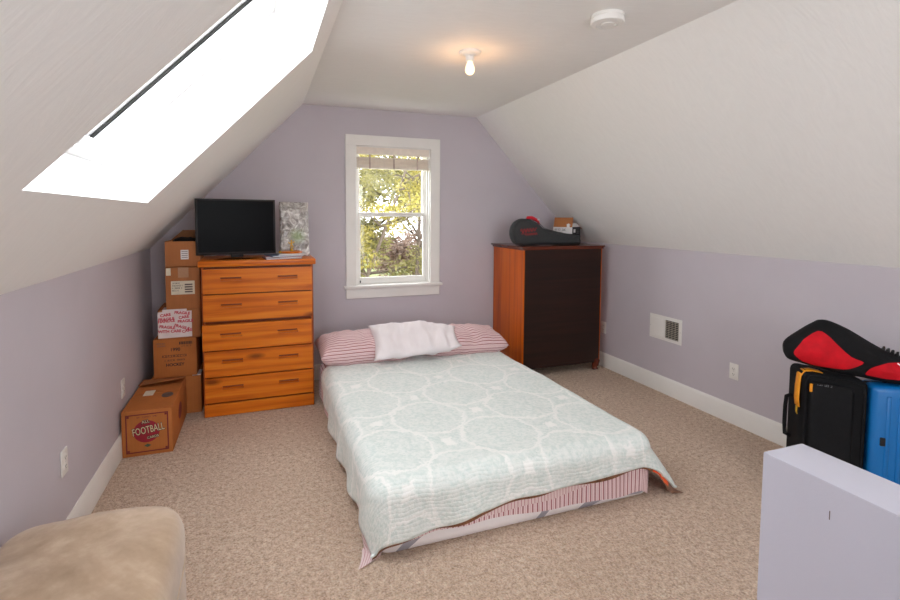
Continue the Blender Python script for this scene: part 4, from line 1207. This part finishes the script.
# ------------------------------------------------------------------ light
wd = bpy.data.worlds.new('sky'); scene.world = wd; wd.use_nodes = True
nt = wd.node_tree; nt.nodes.clear()
wo = nt.nodes.new('ShaderNodeOutputWorld'); bg = nt.nodes.new('ShaderNodeBackground')
bg.inputs[0].default_value = (.94, .965, 1.02, 1); bg.inputs[1].default_value = 6.0
nt.links.new(bg.outputs[0], wo.inputs[0])
def portal(name, mtx, sx, sy):
    l = bpy.data.lights.new(name, 'AREA'); l.shape = 'RECTANGLE'; l.size = sx; l.size_y = sy
    l.cycles.is_portal = True
    o = bpy.data.objects.new(name, l); COL.objects.link(o); o.matrix_world = mtx
    return o
# area lights shine along local -z
for nm, sl_, a, b_, c_, d_ in (('skylight_daylight', SL_L, S0, S1, YA, YB), ('added_skylight_daylight', SL_R, S2, S3, YC, YD)):  # second portal serves the added rear skylight
    u_, n_ = sl_.u, sl_.n
    x_ = Vector((0, 1, 0)).cross(n_)
    q = sl_.p((a+b_)/2, (c_+d_)/2, DEP+.20)
    portal(nm, Matrix(((x_.x, 0, n_.x, q.x), (x_.y, 1, n_.y, q.y), (x_.z, 0, n_.z, q.z), (0, 0, 0, 1))), b_-a, d_-c_)
portal('window_daylight', T((WX0+WX1)/2, TH+.06, (WZ0+WZ1)/2) @ RX(-PI/2), WX1-WX0, WZ1-WZ0)
portal('added_window_daylight', T((RX0+RX1)/2, YF-TH-.06, (RZ0+RZ1)/2) @ RX(PI/2), RX1-RX0, RZ1-RZ0)  # portal of the added rear window
pl = bpy.data.lights.new('bulb_glow', 'POINT'); pl.energy = 1.3; pl.color = (1, .52, .22); pl.shadow_soft_size = .03
po = bpy.data.objects.new('bulb_glow', pl); COL.objects.link(po); po.location = (1.435, -1.774, H-.165)

# ------------------------------------------------------------------ camera
def set_cam():
    yaw, pitch, roll = .3482, -.0614, .0046
    cy, sy, cp, sp_ = math.cos(yaw), math.sin(yaw), math.cos(pitch), math.sin(pitch)
    fwd = Vector((sy*cp, cy*cp, sp_)); right = Vector((cy, -sy, 0)); up = right.cross(fwd)
    c, s = math.cos(roll), math.sin(roll)
    r = right*c+up*s; u = up*c-right*s
    cam = bpy.data.cameras.new('camera'); o = bpy.data.objects.new('camera', cam); COL.objects.link(o)
    o.matrix_world = Matrix(((r.x, u.x, -fwd.x, .249), (r.y, u.y, -fwd.y, -4.508), (r.z, u.z, -fwd.z, 1.5), (0, 0, 0, 1)))
    cam.sensor_width = 36; cam.sensor_fit = 'HORIZONTAL'; cam.lens = 491.31/900*36; cam.shift_x = .01285; cam.shift_y = -.06062; cam.clip_start = .05
    scene.camera = o
set_cam()
scene.cycles.diffuse_bounces = 10; scene.cycles.max_bounces = 16; scene.cycles.transparent_max_bounces = 24
vs = scene.view_settings
vs.view_transform = 'Standard'; vs.look = 'None'; vs.exposure = 0.56; vs.gamma = 1; vs.use_curve_mapping = False
